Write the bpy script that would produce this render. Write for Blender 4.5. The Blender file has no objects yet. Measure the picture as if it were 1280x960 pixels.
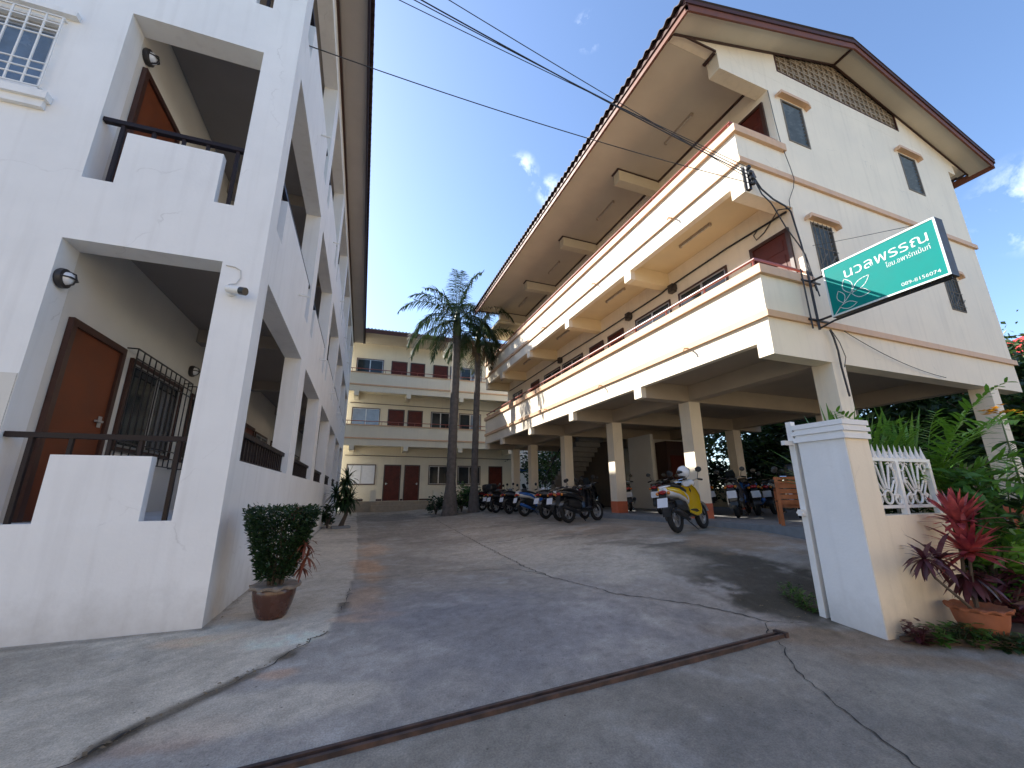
import bpy, math, random
import numpy as np
from mathutils import Vector, Matrix

# ---------------------------------------------------------------- camera, sky, sun, exposure
S = bpy.context.scene
C = S.collection
Z0 = 1.4                       # eye height: coordinates below are relative to the eye level
F_PX, PITCH, ROLL, YAW, LROT = 511.39, math.radians(14.951), math.radians(-0.393), math.radians(21.023), math.radians(1.345)

def cam_axes():
    cy, sy, cp, sp = math.cos(YAW), math.sin(YAW), math.cos(PITCH), math.sin(PITCH)
    f = Vector((sy*cp, cy*cp, sp)); r0 = Vector((cy, -sy, 0)); u0 = r0.cross(f)
    r = math.cos(ROLL)*r0 + math.sin(ROLL)*u0
    return r, r.cross(f), f
cr_, cu_, cf_ = cam_axes()
cd = bpy.data.cameras.new('camera'); cam = bpy.data.objects.new('camera', cd); C.objects.link(cam)
cam.matrix_world = Matrix(((cr_.x, cu_.x, -cf_.x, 0), (cr_.y, cu_.y, -cf_.y, 0), (cr_.z, cu_.z, -cf_.z, Z0), (0, 0, 0, 1)))
cd.sensor_fit = 'HORIZONTAL'; cd.sensor_width = 36.0; cd.lens = F_PX/1280*36; cd.clip_start = 0.05; cd.clip_end = 3000
S.camera = cam

SUN = Vector((-1.0, 1.12, 1.05)).normalized()      # towards the sun
sun_el = math.asin(SUN.z); sun_az = math.atan2(SUN.x, SUN.y)
W = bpy.data.worlds.new('World'); S.world = W; W.use_nodes = True
nt = W.node_tree; nt.nodes.clear()
def wn(t): return nt.nodes.new(t)
sky = wn('ShaderNodeTexSky'); sky.sky_type = 'NISHITA'; sky.sun_disc = False
sky.sun_elevation = sun_el; sky.sun_rotation = sun_az; sky.air_density = 1.0; sky.dust_density = 1.0; sky.ozone_density = 3.2
bg = wn('ShaderNodeBackground'); bg.inputs[1].default_value = 0.115
out = wn('ShaderNodeOutputWorld')
# thin clouds, fixed to directions of the sky
tc = wn('ShaderNodeTexCoord'); no = wn('ShaderNodeTexNoise'); no.inputs['Scale'].default_value = 13.0
no.inputs['Detail'].default_value = 9; no.inputs['Roughness'].default_value = 0.62; no.inputs['Distortion'].default_value = .35
nt.links.new(tc.outputs['Generated'], no.inputs['Vector'])
def blob(d, c0, c1):
    d = Vector(d).normalized()
    v = wn('ShaderNodeVectorMath'); v.operation = 'DOT_PRODUCT'
    nrm = wn('ShaderNodeVectorMath'); nrm.operation = 'NORMALIZE'
    nt.links.new(tc.outputs['Generated'], nrm.inputs[0]); nt.links.new(nrm.outputs[0], v.inputs[0]); v.inputs[1].default_value = d
    m = wn('ShaderNodeMapRange'); m.interpolation_type = 'SMOOTHSTEP'
    m.inputs[1].default_value = c0; m.inputs[2].default_value = c1; nt.links.new(v.outputs['Value'], m.inputs[0])
    return m.outputs[0]
def pxdir(x, y): return cf_*F_PX + cr_*(x-640) - cu_*(y-480)
mx = None
for q in [(pxdir(650, 216), .9989, 1.0), (pxdir(1300, 250), .9965, .9999), (pxdir(690, 240), .9992, 1.0), (pxdir(735, 40), .9994, 1.0)]:
    b = blob(*q)
    if mx is None: mx = b
    else:
        a = wn('ShaderNodeMath'); a.operation = 'MAXIMUM'; nt.links.new(mx, a.inputs[0]); nt.links.new(b, a.inputs[1]); mx = a.outputs[0]
mr = wn('ShaderNodeMapRange'); mr.inputs[1].default_value = .47; mr.inputs[2].default_value = .78; nt.links.new(no.outputs['Fac'], mr.inputs[0])
mu = wn('ShaderNodeMath'); mu.operation = 'MULTIPLY'; nt.links.new(mx, mu.inputs[0]); nt.links.new(mr.outputs[0], mu.inputs[1])
mu2 = wn('ShaderNodeMath'); mu2.operation = 'MULTIPLY'; nt.links.new(mu.outputs[0], mu2.inputs[0]); mu2.inputs[1].default_value = .75
mix = wn('ShaderNodeMix'); mix.data_type = 'RGBA'
nt.links.new(mu2.outputs[0], mix.inputs['Factor']); nt.links.new(sky.outputs[0], mix.inputs['A']); mix.inputs['B'].default_value = (9, 9.3, 9.6, 1)
tint = wn('ShaderNodeMix'); tint.data_type = 'RGBA'; tint.blend_type = 'MULTIPLY'; tint.inputs['Factor'].default_value = 1
nt.links.new(mix.outputs['Result'], tint.inputs['A']); tint.inputs['B'].default_value = (.98, 1.0, 1.04, 1)
nt.links.new(tint.outputs['Result'], bg.inputs[0]); nt.links.new(bg.outputs[0], out.inputs[0])
sl_ = bpy.data.lights.new('sun', 'SUN'); sl_.energy = 4.2; sl_.angle = math.radians(.53); sl_.color = (1, .95, .86)
so = bpy.data.objects.new('sun', sl_); C.objects.link(so); so.rotation_euler = (-SUN).to_track_quat('-Z', 'Y').to_euler(); so.location = (0, 0, 30)
S.view_settings.view_transform = 'Standard'; S.view_settings.look = 'None'; S.view_settings.gamma = 1
S.view_settings.exposure = 1.48; S.view_settings.use_curve_mapping = False
S.render.engine = 'CYCLES'; S.cycles.max_bounces = 8; S.cycles.diffuse_bounces = 5; S.cycles.glossy_bounces = 3
S.cycles.use_denoising = True

# ---------------------------------------------------------------- helpers
rng = random.Random(7)
def clampf(v, a, b): return max(a, min(b, v))
def sm(x, a, b):
    t = np.clip((x-a)/(b-a), 0, 1); return t*t*(3-2*t)
def ground_z(x, y):
    yy = np.clip(y, -4, 4.3)
    z = -1.4 + .075*yy
    z = z + (.33-.06*sm(y, 9, 14))*sm(x, 1.2, 7.0)*sm(y, 2.6, 6.6)
    return z + .10*sm(y, 20, 25)
cL, sL = math.cos(LROT), math.sin(LROT)
def L2W(p): return (p[0]*cL+p[1]*sL, -p[0]*sL+p[1]*cL, p[2])

MATS = {}
def mat(name, col, rough=.6, metal=0, var=.12, scale=6, bump=0.0, bscale=80, streak=0, streak_col=(.25, .22, .18), spec=.5, coat=0, attr=None, col2=None, cscale=3, trans=0, grit=0, grime=0):
    if name in MATS: return MATS[name]
    m = bpy.data.materials.new(name); m.use_nodes = True; t = m.node_tree; b = t.nodes['Principled BSDF']
    L = t.links.new
    tcn = t.nodes.new('ShaderNodeTexCoord')
    n1 = t.nodes.new('ShaderNodeTexNoise'); n1.inputs['Scale'].default_value = scale; n1.inputs['Detail'].default_value = 6; n1.inputs['Roughness'].default_value = .6
    L(tcn.outputs['Object'], n1.inputs['Vector'])
    if attr:
        a = t.nodes.new('ShaderNodeAttribute'); a.attribute_name = attr; base = a.outputs['Color']
    else:
        rgb = t.nodes.new('ShaderNodeRGB'); rgb.outputs[0].default_value = (*col, 1); base = rgb.outputs[0]
    if col2:
        n3 = t.nodes.new('ShaderNodeTexNoise'); n3.inputs['Scale'].default_value = cscale; n3.inputs['Detail'].default_value = 4; L(tcn.outputs['Object'], n3.inputs['Vector'])
        r3 = t.nodes.new('ShaderNodeMapRange'); r3.inputs[1].default_value = .4; r3.inputs[2].default_value = .62; L(n3.outputs['Fac'], r3.inputs[0])
        mm = t.nodes.new('ShaderNodeMix'); mm.data_type = 'RGBA'; L(r3.outputs[0], mm.inputs['Factor']); L(base, mm.inputs['A']); mm.inputs['B'].default_value = (*col2, 1); base = mm.outputs['Result']
    if streak:
        mp = t.nodes.new('ShaderNodeMapping'); mp.inputs['Scale'].default_value = (4, 4, .25); L(tcn.outputs['Object'], mp.inputs['Vector'])
        n2 = t.nodes.new('ShaderNodeTexNoise'); n2.inputs['Scale'].default_value = 2.2; n2.inputs['Detail'].default_value = 7; L(mp.outputs[0], n2.inputs['Vector'])
        r2 = t.nodes.new('ShaderNodeMapRange'); r2.inputs[1].default_value = .52; r2.inputs[2].default_value = .80; r2.inputs[4].default_value = streak; L(n2.outputs['Fac'], r2.inputs[0])
        mm = t.nodes.new('ShaderNodeMix'); mm.data_type = 'RGBA'; L(r2.outputs[0], mm.inputs['Factor']); L(base, mm.inputs['A']); mm.inputs['B'].default_value = (*streak_col, 1); base = mm.outputs['Result']
    r1 = t.nodes.new('ShaderNodeMapRange'); r1.inputs[1].default_value = .3; r1.inputs[2].default_value = .7; r1.inputs[3].default_value = 1-var; r1.inputs[4].default_value = 1+var
    L(n1.outputs['Fac'], r1.inputs[0])
    mul = t.nodes.new('ShaderNodeMix'); mul.data_type = 'RGBA'; mul.blend_type = 'MULTIPLY'; mul.inputs['Factor'].default_value = 1
    L(base, mul.inputs['A']); L(r1.outputs[0], mul.inputs['B']); L(mul.outputs['Result'], b.inputs['Base Color'])
    res = mul.outputs['Result']
    if grime:      # splash dirt low down: object origins stand at the foot of things
        sx = t.nodes.new('ShaderNodeSeparateXYZ'); L(tcn.outputs['Object'], sx.inputs[0])
        ng = t.nodes.new('ShaderNodeTexNoise'); ng.inputs['Scale'].default_value = 3.5; ng.inputs['Detail'].default_value = 8; ng.inputs['Roughness'].default_value = .7; L(tcn.outputs['Object'], ng.inputs['Vector'])
        ad = t.nodes.new('ShaderNodeMath'); ad.operation = 'MULTIPLY_ADD'; L(ng.outputs['Fac'], ad.inputs[0]); ad.inputs[1].default_value = -.75; L(sx.outputs['Z'], ad.inputs[2])
        rg = t.nodes.new('ShaderNodeMapRange'); rg.inputs[1].default_value = .02; rg.inputs[2].default_value = -.42; rg.inputs[4].default_value = grime; L(ad.outputs[0], rg.inputs[0])
        mg = t.nodes.new('ShaderNodeMix'); mg.data_type = 'RGBA'; L(rg.outputs[0], mg.inputs['Factor']); L(res, mg.inputs['A']); mg.inputs['B'].default_value = (.22, .19, .155, 1); res = mg.outputs['Result']
        nv = t.nodes.new('ShaderNodeTexVoronoi'); nv.feature = 'DISTANCE_TO_EDGE'; nv.inputs['Scale'].default_value = .55
        nd = t.nodes.new('ShaderNodeTexNoise'); nd.inputs['Scale'].default_value = 2.5; nd.inputs['Detail'].default_value = 6; L(tcn.outputs['Object'], nd.inputs['Vector'])
        mv = t.nodes.new('ShaderNodeMix'); mv.data_type = 'RGBA'; mv.inputs['Factor'].default_value = .35; L(tcn.outputs['Object'], mv.inputs['A']); L(nd.outputs['Color'], mv.inputs['B']); L(mv.outputs['Result'], nv.inputs['Vector'])
        rv = t.nodes.new('ShaderNodeMapRange'); rv.inputs[1].default_value = .0; rv.inputs[2].default_value = .0035; rv.inputs[3].default_value = 1; rv.inputs[4].default_value = 0; L(nv.outputs['Distance'], rv.inputs[0])
        rm = t.nodes.new('ShaderNodeMapRange'); rm.inputs[1].default_value = .52; rm.inputs[2].default_value = .62; rm.inputs[4].default_value = .28; L(nd.outputs['Fac'], rm.inputs[0])
        pm = t.nodes.new('ShaderNodeMath'); pm.operation = 'MULTIPLY'; L(rv.outputs[0], pm.inputs[0]); L(rm.outputs[0], pm.inputs[1])
        mh = t.nodes.new('ShaderNodeMix'); mh.data_type = 'RGBA'; L(pm.outputs[0], mh.inputs['Factor']); L(res, mh.inputs['A']); mh.inputs['B'].default_value = (.3, .28, .26, 1); res = mh.outputs['Result']
    if grit:       # aggregate grains and dark specks
        gs = t.nodes.new('ShaderNodeTexNoise'); gs.inputs['Scale'].default_value = 95; gs.inputs['Detail'].default_value = 3; gs.inputs['Roughness'].default_value = .75; L(tcn.outputs['Object'], gs.inputs['Vector'])
        gr = t.nodes.new('ShaderNodeMapRange'); gr.inputs[1].default_value = .33; gr.inputs[2].default_value = .67; gr.inputs[3].default_value = 1-grit; gr.inputs[4].default_value = 1+grit; L(gs.outputs['Fac'], gr.inputs[0])
        gm = t.nodes.new('ShaderNodeMix'); gm.data_type = 'RGBA'; gm.blend_type = 'MULTIPLY'; gm.inputs['Factor'].default_value = 1; L(res, gm.inputs['A']); L(gr.outputs[0], gm.inputs['B']); res = gm.outputs['Result']
        vo = t.nodes.new('ShaderNodeTexVoronoi'); vo.inputs['Scale'].default_value = 16; vo.inputs['Randomness'].default_value = 1; L(tcn.outputs['Object'], vo.inputs['Vector'])
        vr = t.nodes.new('ShaderNodeMapRange'); vr.inputs[1].default_value = .06; vr.inputs[2].default_value = .13; vr.inputs[3].default_value = .75; vr.inputs[4].default_value = 0; L(vo.outputs['Distance'], vr.inputs[0])
        sc = t.nodes.new('ShaderNodeSeparateXYZ'); L(vo.outputs['Color'], sc.inputs[0])
        vg = t.nodes.new('ShaderNodeMath'); vg.operation = 'GREATER_THAN'; vg.inputs[1].default_value = .80; L(sc.outputs[0], vg.inputs[0])
        vm = t.nodes.new('ShaderNodeMath'); vm.operation = 'MULTIPLY'; L(vr.outputs[0], vm.inputs[0]); L(vg.outputs[0], vm.inputs[1])
        g2 = t.nodes.new('ShaderNodeMix'); g2.data_type = 'RGBA'; L(vm.outputs[0], g2.inputs['Factor']); L(res, g2.inputs['A']); g2.inputs['B'].default_value = (.07, .06, .05, 1); res = g2.outputs['Result']
    if grit or grime: L(res, b.inputs['Base Color'])
    rr = t.nodes.new('ShaderNodeMapRange'); rr.inputs[1].default_value = .3; rr.inputs[2].default_value = .7; rr.inputs[3].default_value = max(.02, rough-.08); rr.inputs[4].default_value = min(1, rough+.08)
    L(n1.outputs['Fac'], rr.inputs[0]); L(rr.outputs[0], b.inputs['Roughness'])
    b.inputs['Metallic'].default_value = metal; b.inputs['Specular IOR Level'].default_value = spec; b.inputs['Coat Weight'].default_value = coat
    if bump:
        nb = t.nodes.new('ShaderNodeTexNoise'); nb.inputs['Scale'].default_value = bscale; nb.inputs['Detail'].default_value = 5; L(tcn.outputs['Object'], nb.inputs['Vector'])
        bn = t.nodes.new('ShaderNodeBump'); bn.inputs['Strength'].default_value = bump; bn.inputs['Distance'].default_value = .01
        L(nb.outputs['Fac'], bn.inputs['Height']); L(bn.outputs[0], b.inputs['Normal'])
    if trans:
        tr = t.nodes.new('ShaderNodeBsdfTranslucent'); L(mul.outputs['Result'], tr.inputs['Color'])
        ms = t.nodes.new('ShaderNodeMixShader'); ms.inputs[0].default_value = trans; o = t.nodes['Material Output']
        L(b.outputs[0], ms.inputs[1]); L(tr.outputs[0], ms.inputs[2]); L(ms.outputs[0], o.inputs['Surface'])
    MATS[name] = m; return m

class MB:
    def __init__(s): s.v = []; s.f = []; s.mi = []; s.cur = 0
    def add(s, vs, fs):
        o = len(s.v); s.v.extend(tuple(map(float, p)) for p in vs)
        for f in fs: s.f.append(tuple(i+o for i in f)); s.mi.append(s.cur)
        return s
    def box(s, x0, x1, y0, y1, z0, z1):
        vs = [(x, y, z) for z in (z0, z1) for y in (y0, y1) for x in (x0, x1)]
        return s.add(vs, [(0, 2, 3, 1), (4, 5, 7, 6), (0, 1, 5, 4), (2, 6, 7, 3), (0, 4, 6, 2), (1, 3, 7, 5)])
    def obox(s, c, ax, ay, az):      # box with centre and three half-axes
        c, ax, ay, az = map(Vector, (c, ax, ay, az))
        vs = [c+i*ax+j*ay+k*az for k in (-1, 1) for j in (-1, 1) for i in (-1, 1)]
        return s.add(vs, [(0, 2, 3, 1), (4, 5, 7, 6), (0, 1, 5, 4), (2, 6, 7, 3), (0, 4, 6, 2), (1, 3, 7, 5)])
    def prism(s, poly, fn, t0, t1):  # polygon (u,v) through thickness t; fn(u,v,t)->xyz
        n = len(poly)
        vs = [fn(u, v, t0) for u, v in poly]+[fn(u, v, t1) for u, v in poly]
        fs = [tuple(range(n-1, -1, -1)), tuple(range(n, 2*n))]+[(i, (i+1) % n, n+(i+1) % n, n+i) for i in range(n)]
        return s.add(vs, fs)
    def tube(s, pts, r, n=6, cap=True):
        pts = [Vector(p) for p in pts]; m = len(pts); rs = r if isinstance(r, (list, tuple)) else [r]*m
        vs = []; fs = []; up = None
        for i, p in enumerate(pts):
            d = (pts[min(i+1, m-1)]-pts[max(i-1, 0)]).normalized()
            if up is None:
                up = Vector((0, 0, 1)) if abs(d.z) < .9 else Vector((1, 0, 0))
            a = (up-d*up.dot(d)).normalized(); b = d.cross(a); up = a
            for k in range(n):
                t = 2*math.pi*k/n; vs.append(p+(a*math.cos(t)+b*math.sin(t))*rs[i])
        for i in range(m-1):
            for k in range(n):
                fs.append((i*n+k, i*n+(k+1) % n, (i+1)*n+(k+1) % n, (i+1)*n+k))
        if cap: fs += [tuple(range(n-1, -1, -1)), tuple(range((m-1)*n, m*n))]
        return s.add(vs, fs)
    def lathe(s, prof, c=(0, 0, 0), n=24, axis='z', wob=None):   # prof: list of (r, h)
        vs = []; fs = []; m = len(prof)
        for i, (r, h) in enumerate(prof):
            for k in range(n):
                t = 2*math.pi*k/n; rr = r; hh = h
                if wob: rr, hh = wob(i, t, r, h)
                x, y = rr*math.cos(t), rr*math.sin(t)
                p = (x, y, hh) if axis == 'z' else ((x, hh, y) if axis == 'y' else (hh, x, y))
                vs.append((p[0]+c[0], p[1]+c[1], p[2]+c[2]))
        for i in range(m-1):
            for k in range(n): fs.append((i*n+k, i*n+(k+1) % n, (i+1)*n+(k+1) % n, (i+1)*n+k))
        if prof[0][0] > 1e-4: fs.append(tuple(range(n-1, -1, -1)))
        if prof[-1][0] > 1e-4: fs.append(tuple(range((m-1)*n, m*n)))
        return s.add(vs, fs)
    def ball(s, c, rx, ry, rz, n=16, m=10):
        vs = []; fs = []
        for i in range(m+1):
            a = math.pi*i/m
            for k in range(n):
                t = 2*math.pi*k/n; vs.append((c[0]+rx*math.sin(a)*math.cos(t), c[1]+ry*math.sin(a)*math.sin(t), c[2]+rz*math.cos(a)))
        for i in range(m):
            for k in range(n): fs.append((i*n+k, (i+1)*n+k, (i+1)*n+(k+1) % n, i*n+(k+1) % n))
        return s.add(vs, fs)
    def loft(s, secs, n=14, p=2.6):   # secs: (x, y, z, half width, half height): superellipse sections across x
        vs = []; fs = []; m = len(secs)
        for (x, y, z, w, h) in secs:
            for k in range(n):
                t = 2*math.pi*k/n; c, q = math.cos(t), math.sin(t)
                vs.append((x, y+w*math.copysign(abs(c)**(2/p), c), z+h*math.copysign(abs(q)**(2/p), q)))
        for i in range(m-1):
            for k in range(n): fs.append((i*n+k, i*n+(k+1) % n, (i+1)*n+(k+1) % n, (i+1)*n+k))
        fs += [tuple(range(n-1, -1, -1)), tuple(range((m-1)*n, m*n))]
        return s.add(vs, fs)
    def torus(s, c, R, r, n=28, m=8, axis='y', sq=1.0):
        vs = []; fs = []
        for i in range(n):
            t = 2*math.pi*i/n
            for k in range(m):
                a = 2*math.pi*k/m; rr = R+r*math.cos(a); w = r*sq*math.sin(a)
                if axis == 'y': vs.append((c[0]+rr*math.cos(t), c[1]+w, c[2]+rr*math.sin(t)))
                else: vs.append((c[0]+rr*math.cos(t), c[1]+rr*math.sin(t), c[2]+w))
        for i in range(n):
            for k in range(m): fs.append((i*m+k, ((i+1) % n)*m+k, ((i+1) % n)*m+(k+1) % m, i*m+(k+1) % m))
        return s.add(vs, fs)
    def blade(s, p, d, length, width, droop=.5, segs=4, fold=.0, side=None):
        p = Vector(p); d = Vector(d).normalized()
        if side is None:
            side = d.cross(Vector((0, 0, 1)))
            side = side.normalized() if side.length > 1e-3 else Vector((1, 0, 0))
        vs = []; fs = []
        for i in range(segs+1):
            t = i/segs; w = width*(.35+.65*math.sin(math.pi*min(1, .18+t*.82)))*(1 if i < segs else .08)
            vs += [p-side*w*.5, p+side*w*.5]
            d = (d+Vector((0, 0, -droop/segs))).normalized(); p = p+d*(length/segs)
        for i in range(segs): fs.append((2*i, 2*i+1, 2*i+3, 2*i+2))
        return s.add(vs, fs)
    def panel(s, fn, us, zs, holes, t0, t1):   # wall sheet with rectangular openings; fn(u,z,t)->xyz
        U = sorted(set([us[0], us[1]]+[clampf(h[i], *us) for h in holes for i in (0, 1)]))
        Zs = sorted(set([zs[0], zs[1]]+[clampf(h[i], *zs) for h in holes for i in (2, 3)]))
        def solid(i, j):
            if i < 0 or j < 0 or i >= len(U)-1 or j >= len(Zs)-1: return False
            u = (U[i]+U[i+1])/2; z = (Zs[j]+Zs[j+1])/2
            return not any(h[0] < u < h[1] and h[2] < z < h[3] for h in holes)
        for i in range(len(U)-1):
            for j in range(len(Zs)-1):
                if not solid(i, j): continue
                a, b, c, d = U[i], U[i+1], Zs[j], Zs[j+1]
                for t in (t0, t1): s.add([fn(a, c, t), fn(b, c, t), fn(b, d, t), fn(a, d, t)], [(0, 1, 2, 3)])
                for (di, dj, q) in ((-1, 0, ((a, c), (a, d))), (1, 0, ((b, c), (b, d))), (0, -1, ((a, c), (b, c))), (0, 1, ((a, d), (b, d)))):
                    if not solid(i+di, j+dj):
                        (u0, z0), (u1, z1) = q
                        s.add([fn(u0, z0, t0), fn(u1, z1, t0), fn(u1, z1, t1), fn(u0, z0, t1)], [(0, 1, 2, 3)])
        return s
    def build(s, name, m, parent=None, base=None, smooth=False, weld=False):
        me = bpy.data.meshes.new(name); b = base if base is not None else (0, 0, 0)
        if parent is not None and base is None: b = BASE.get(parent.name, (0, 0, 0))
        me.from_pydata([(x-b[0], y-b[1], z-b[2]) for x, y, z in s.v], [], s.f)
        ms = m if isinstance(m, (list, tuple)) else [m]
        for q in ms: me.materials.append(q)
        if len(ms) > 1: me.polygons.foreach_set('material_index', s.mi)
        if smooth: me.polygons.foreach_set('use_smooth', [True]*len(me.polygons))
        me.update(); me.validate()
        import bmesh
        bm = bmesh.new(); bm.from_mesh(me)
        if weld or smooth: bmesh.ops.remove_doubles(bm, verts=bm.verts, dist=1e-5)
        if weld: bmesh.ops.recalc_face_normals(bm, faces=bm.faces)
        bm.to_mesh(me); bm.free()
        if smooth: me.set_sharp_from_angle(angle=math.radians(42))
        o = bpy.data.objects.new(name, me); C.objects.link(o)
        if parent is not None: o.parent = parent
        BASE[o.name] = tuple(b)
        return o

def tag(o, label=None, cat=None, group=None, kind=None):
    if label: o['label'] = label
    if cat: o['category'] = cat
    if group: o['group'] = group
    if kind: o['kind'] = kind
    return o
BASE = {}
def thing(name, label, cat, loc, rotz=0, group=None, left=False):
    """Empty at the thing's base. loc relative to eye level; its parts are built in world (or left-frame) coordinates."""
    o = bpy.data.objects.new(name, None); C.objects.link(o); o.empty_display_size = .2
    w = L2W(loc) if left else loc
    o.location = (w[0], w[1], w[2]+Z0); o.rotation_euler = (0, 0, -LROT if left else rotz)
    BASE[o.name] = tuple(loc) if rotz == 0 else (0, 0, 0)
    return tag(o, label, cat, group)
def single(mb, name, m, label, cat, base, group=None, smooth=False, left=False, kind=None):
    """A thing of one mesh, built in world (or left-frame) coordinates with its origin at base."""
    o = mb.build(name, m, None, base, smooth)
    w = L2W(base) if left else base
    o.location = (w[0], w[1], w[2]+Z0)
    if left: o.rotation_euler = (0, 0, -LROT)
    return tag(o, label, cat, group, kind)
def copy_tree(o, parent=None):
    kids = [c for c in ALLKIDS.get(o.name, [])]
    c = o.copy(); C.objects.link(c)
    if parent is not None: c.parent = parent
    ALLKIDS[c.name] = []
    for k in kids:
        d = copy_tree(k, c); ALLKIDS[c.name].append(d)
    return c
ALLKIDS = {}
def index_kids(o):
    ALLKIDS[o.name] = list(o.children)
    for k in o.children: index_kids(k)

# ---------------------------------------------------------------- materials
M_white = mat('white_plaster', (.80, .80, .79), .75, var=.05, scale=1.3, bump=.15, bscale=35, streak=.24, streak_col=(.50, .48, .46), grime=.38)
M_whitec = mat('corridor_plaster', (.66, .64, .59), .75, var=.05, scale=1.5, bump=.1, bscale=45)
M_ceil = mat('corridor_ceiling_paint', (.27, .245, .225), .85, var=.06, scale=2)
M_cream = mat('cream_plaster', (.87, .765, .605), .75, var=.05, scale=1.1, bump=.15, bscale=35, streak=.28, streak_col=(.55, .47, .36), grime=.38)
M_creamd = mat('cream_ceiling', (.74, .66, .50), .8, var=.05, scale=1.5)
M_under = mat('shade_dark_underside', (.44, .36, .27), .85, var=.08, scale=1.5)  # cream darkened to carry the deep shade under the raised block
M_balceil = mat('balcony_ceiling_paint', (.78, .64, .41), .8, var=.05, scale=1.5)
M_farcream = mat('pale_yellow_plaster', (.78, .71, .55), .75, var=.05, scale=1.2, bump=.1, streak=.2, streak_col=(.5, .44, .34))
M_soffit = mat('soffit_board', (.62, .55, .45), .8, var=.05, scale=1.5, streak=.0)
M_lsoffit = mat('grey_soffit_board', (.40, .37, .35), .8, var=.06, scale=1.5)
M_salmon = mat('salmon_trim', (.68, .43, .26), .6, var=.07, scale=4, streak=.25, streak_col=(.45, .26, .16))
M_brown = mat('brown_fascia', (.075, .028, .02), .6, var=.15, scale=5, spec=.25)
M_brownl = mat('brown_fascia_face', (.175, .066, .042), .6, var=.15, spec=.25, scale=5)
M_dkbrown = mat('dark_brown_trim', (.055, .025, .02), .5, var=.15)
M_lfascia = mat('dark_purple_fascia', (.035, .025, .035), .45, var=.15)
M_tile = mat('roof_tile', (.05, .03, .028), .7, var=.25, scale=8)
M_redrail = mat('red_brown_rail', (.28, .07, .05), .4, var=.15)
M_black = mat('black_metal', (.022, .02, .022), .4, var=.2)
M_dkrail = mat('dark_brown_rail', (.018, .011, .011), .5, var=.2, spec=.25)
M_ldoor = mat('orange_brown_door', (.155, .042, .016), .45, var=.2, scale=3, spec=.25)
M_frame = mat('dark_wood_frame', (.05, .018, .012), .4, var=.2)
M_rdoor = mat('dark_red_door', (.095, .020, .013), .45, var=.25, scale=4, spec=.2)
M_glass = mat('dark_glass', (.018, .024, .028), .08, var=.3, scale=2, spec=.3)
M_louver = mat('blue_grey_louver_glass', (.15, .215, .31), .25, var=.2, scale=4, spec=.5)
M_alu = mat('grey_aluminium', (.45, .45, .45), .35, metal=.6, var=.1)
M_whitem = mat('white_metal', (.78, .77, .74), .35, var=.06, scale=8, streak=.2, streak_col=(.5, .44, .38))
M_curtain = mat('pale_curtain', (.38, .42, .48), .8, var=.15, scale=5)
M_paper = mat('white_paper', (.75, .76, .78), .6, var=.05)
M_orange = mat('orange_paint_band', (.58, .15, .07), .6, var=.12, scale=4, streak=.25, streak_col=(.3, .12, .08))
M_block = mat('vent_block', (.32, .25, .18), .85, var=.25, scale=7, bump=.3)
M_blockd = mat('vent_dark', (.055, .032, .024), .9, var=.2)
M_steel = mat('stainless_steel', (.6, .6, .6), .25, metal=.9, var=.1)
M_tube = mat('fluorescent_fitting', (.42, .34, .26), .6, var=.1)
M_rust = mat('rusty_steel', (.085, .048, .035), .7, var=.3, scale=12, col2=(.04, .025, .022), cscale=9, bump=.2)
M_dark = mat('dark_gap', (.012, .011, .011), .9, var=.2)
M_soil = mat('soil', (.075, .05, .035), .95, var=.3, scale=9, bump=.5, bscale=30)
M_ground = mat('dry_earth', (.16, .14, .11), .95, var=.2, scale=1.5, bump=.4, bscale=12, col2=(.10, .12, .06), cscale=.4)
M_conc = mat('stained_concrete', (.2, .2, .2), .85, var=.10, scale=30, bump=.5, bscale=110, attr='tone', spec=.3, grit=.22)
M_slab = mat('slab_concrete', (.24, .235, .23), .8, var=.12, scale=7, bump=.2, bscale=90)
M_kerb = mat('grey_kerb', (.20, .215, .23), .8, var=.15, scale=8, bump=.3)
M_step = mat('yellowish_step_concrete', (.34, .27, .19), .8, var=.15, scale=6, bump=.2)
M_teal = mat('teal_sign_sheet', (.0, .205, .185), .6, var=.08, scale=2, spec=.12)
M_tealw = mat('white_sign_paint', (.62, .68, .67), .4, var=.02)
M_signbox = mat('dark_sign_box', (.045, .038, .034), .5, var=.3, scale=9)
M_terra = mat('terracotta', (.36, .12, .055), .7, var=.15, scale=7, bump=.15, streak=.3, streak_col=(.2, .08, .05))
M_glaze = mat('brown_glazed_pot', (.075, .028, .016), .25, var=.25, scale=8, coat=.4, col2=(.07, .028, .018), cscale=8)
M_rim = mat('pale_rim_glaze', (.22, .18, .145), .5, var=.25, scale=9)
M_leafd = mat('dark_green_leaf', (.022, .052, .016), .45, var=.45, scale=5, trans=.25)
M_leafm = mat('mid_green_leaf', (.06, .15, .025), .42, var=.4, scale=5, trans=.3)
M_leafl = mat('bright_green_leaf', (.16, .33, .035), .4, var=.35, scale=5, trans=.35)
M_palm = mat('palm_leaflet', (.042, .075, .025), .42, var=.4, scale=2, trans=.18)
M_dryleaf = mat('dry_frond', (.20, .15, .09), .8, var=.3, scale=4, trans=.2)
M_treeleaf = mat('tree_leaf', (.05, .095, .022), .45, var=.5, scale=1.2, trans=.35, col2=(.028, .06, .016), cscale=.8)
M_trunk = mat('palm_trunk_bark', (.13, .115, .105), .9, var=.3, scale=6, bump=.6, bscale=22, streak=.4, streak_col=(.06, .055, .045))
M_shaft = mat('green_crownshaft', (.09, .13, .05), .5, var=.2, scale=4)
M_bark = mat('bark', (.10, .075, .055), .9, var=.3, scale=8, bump=.5, bscale=30)
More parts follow.
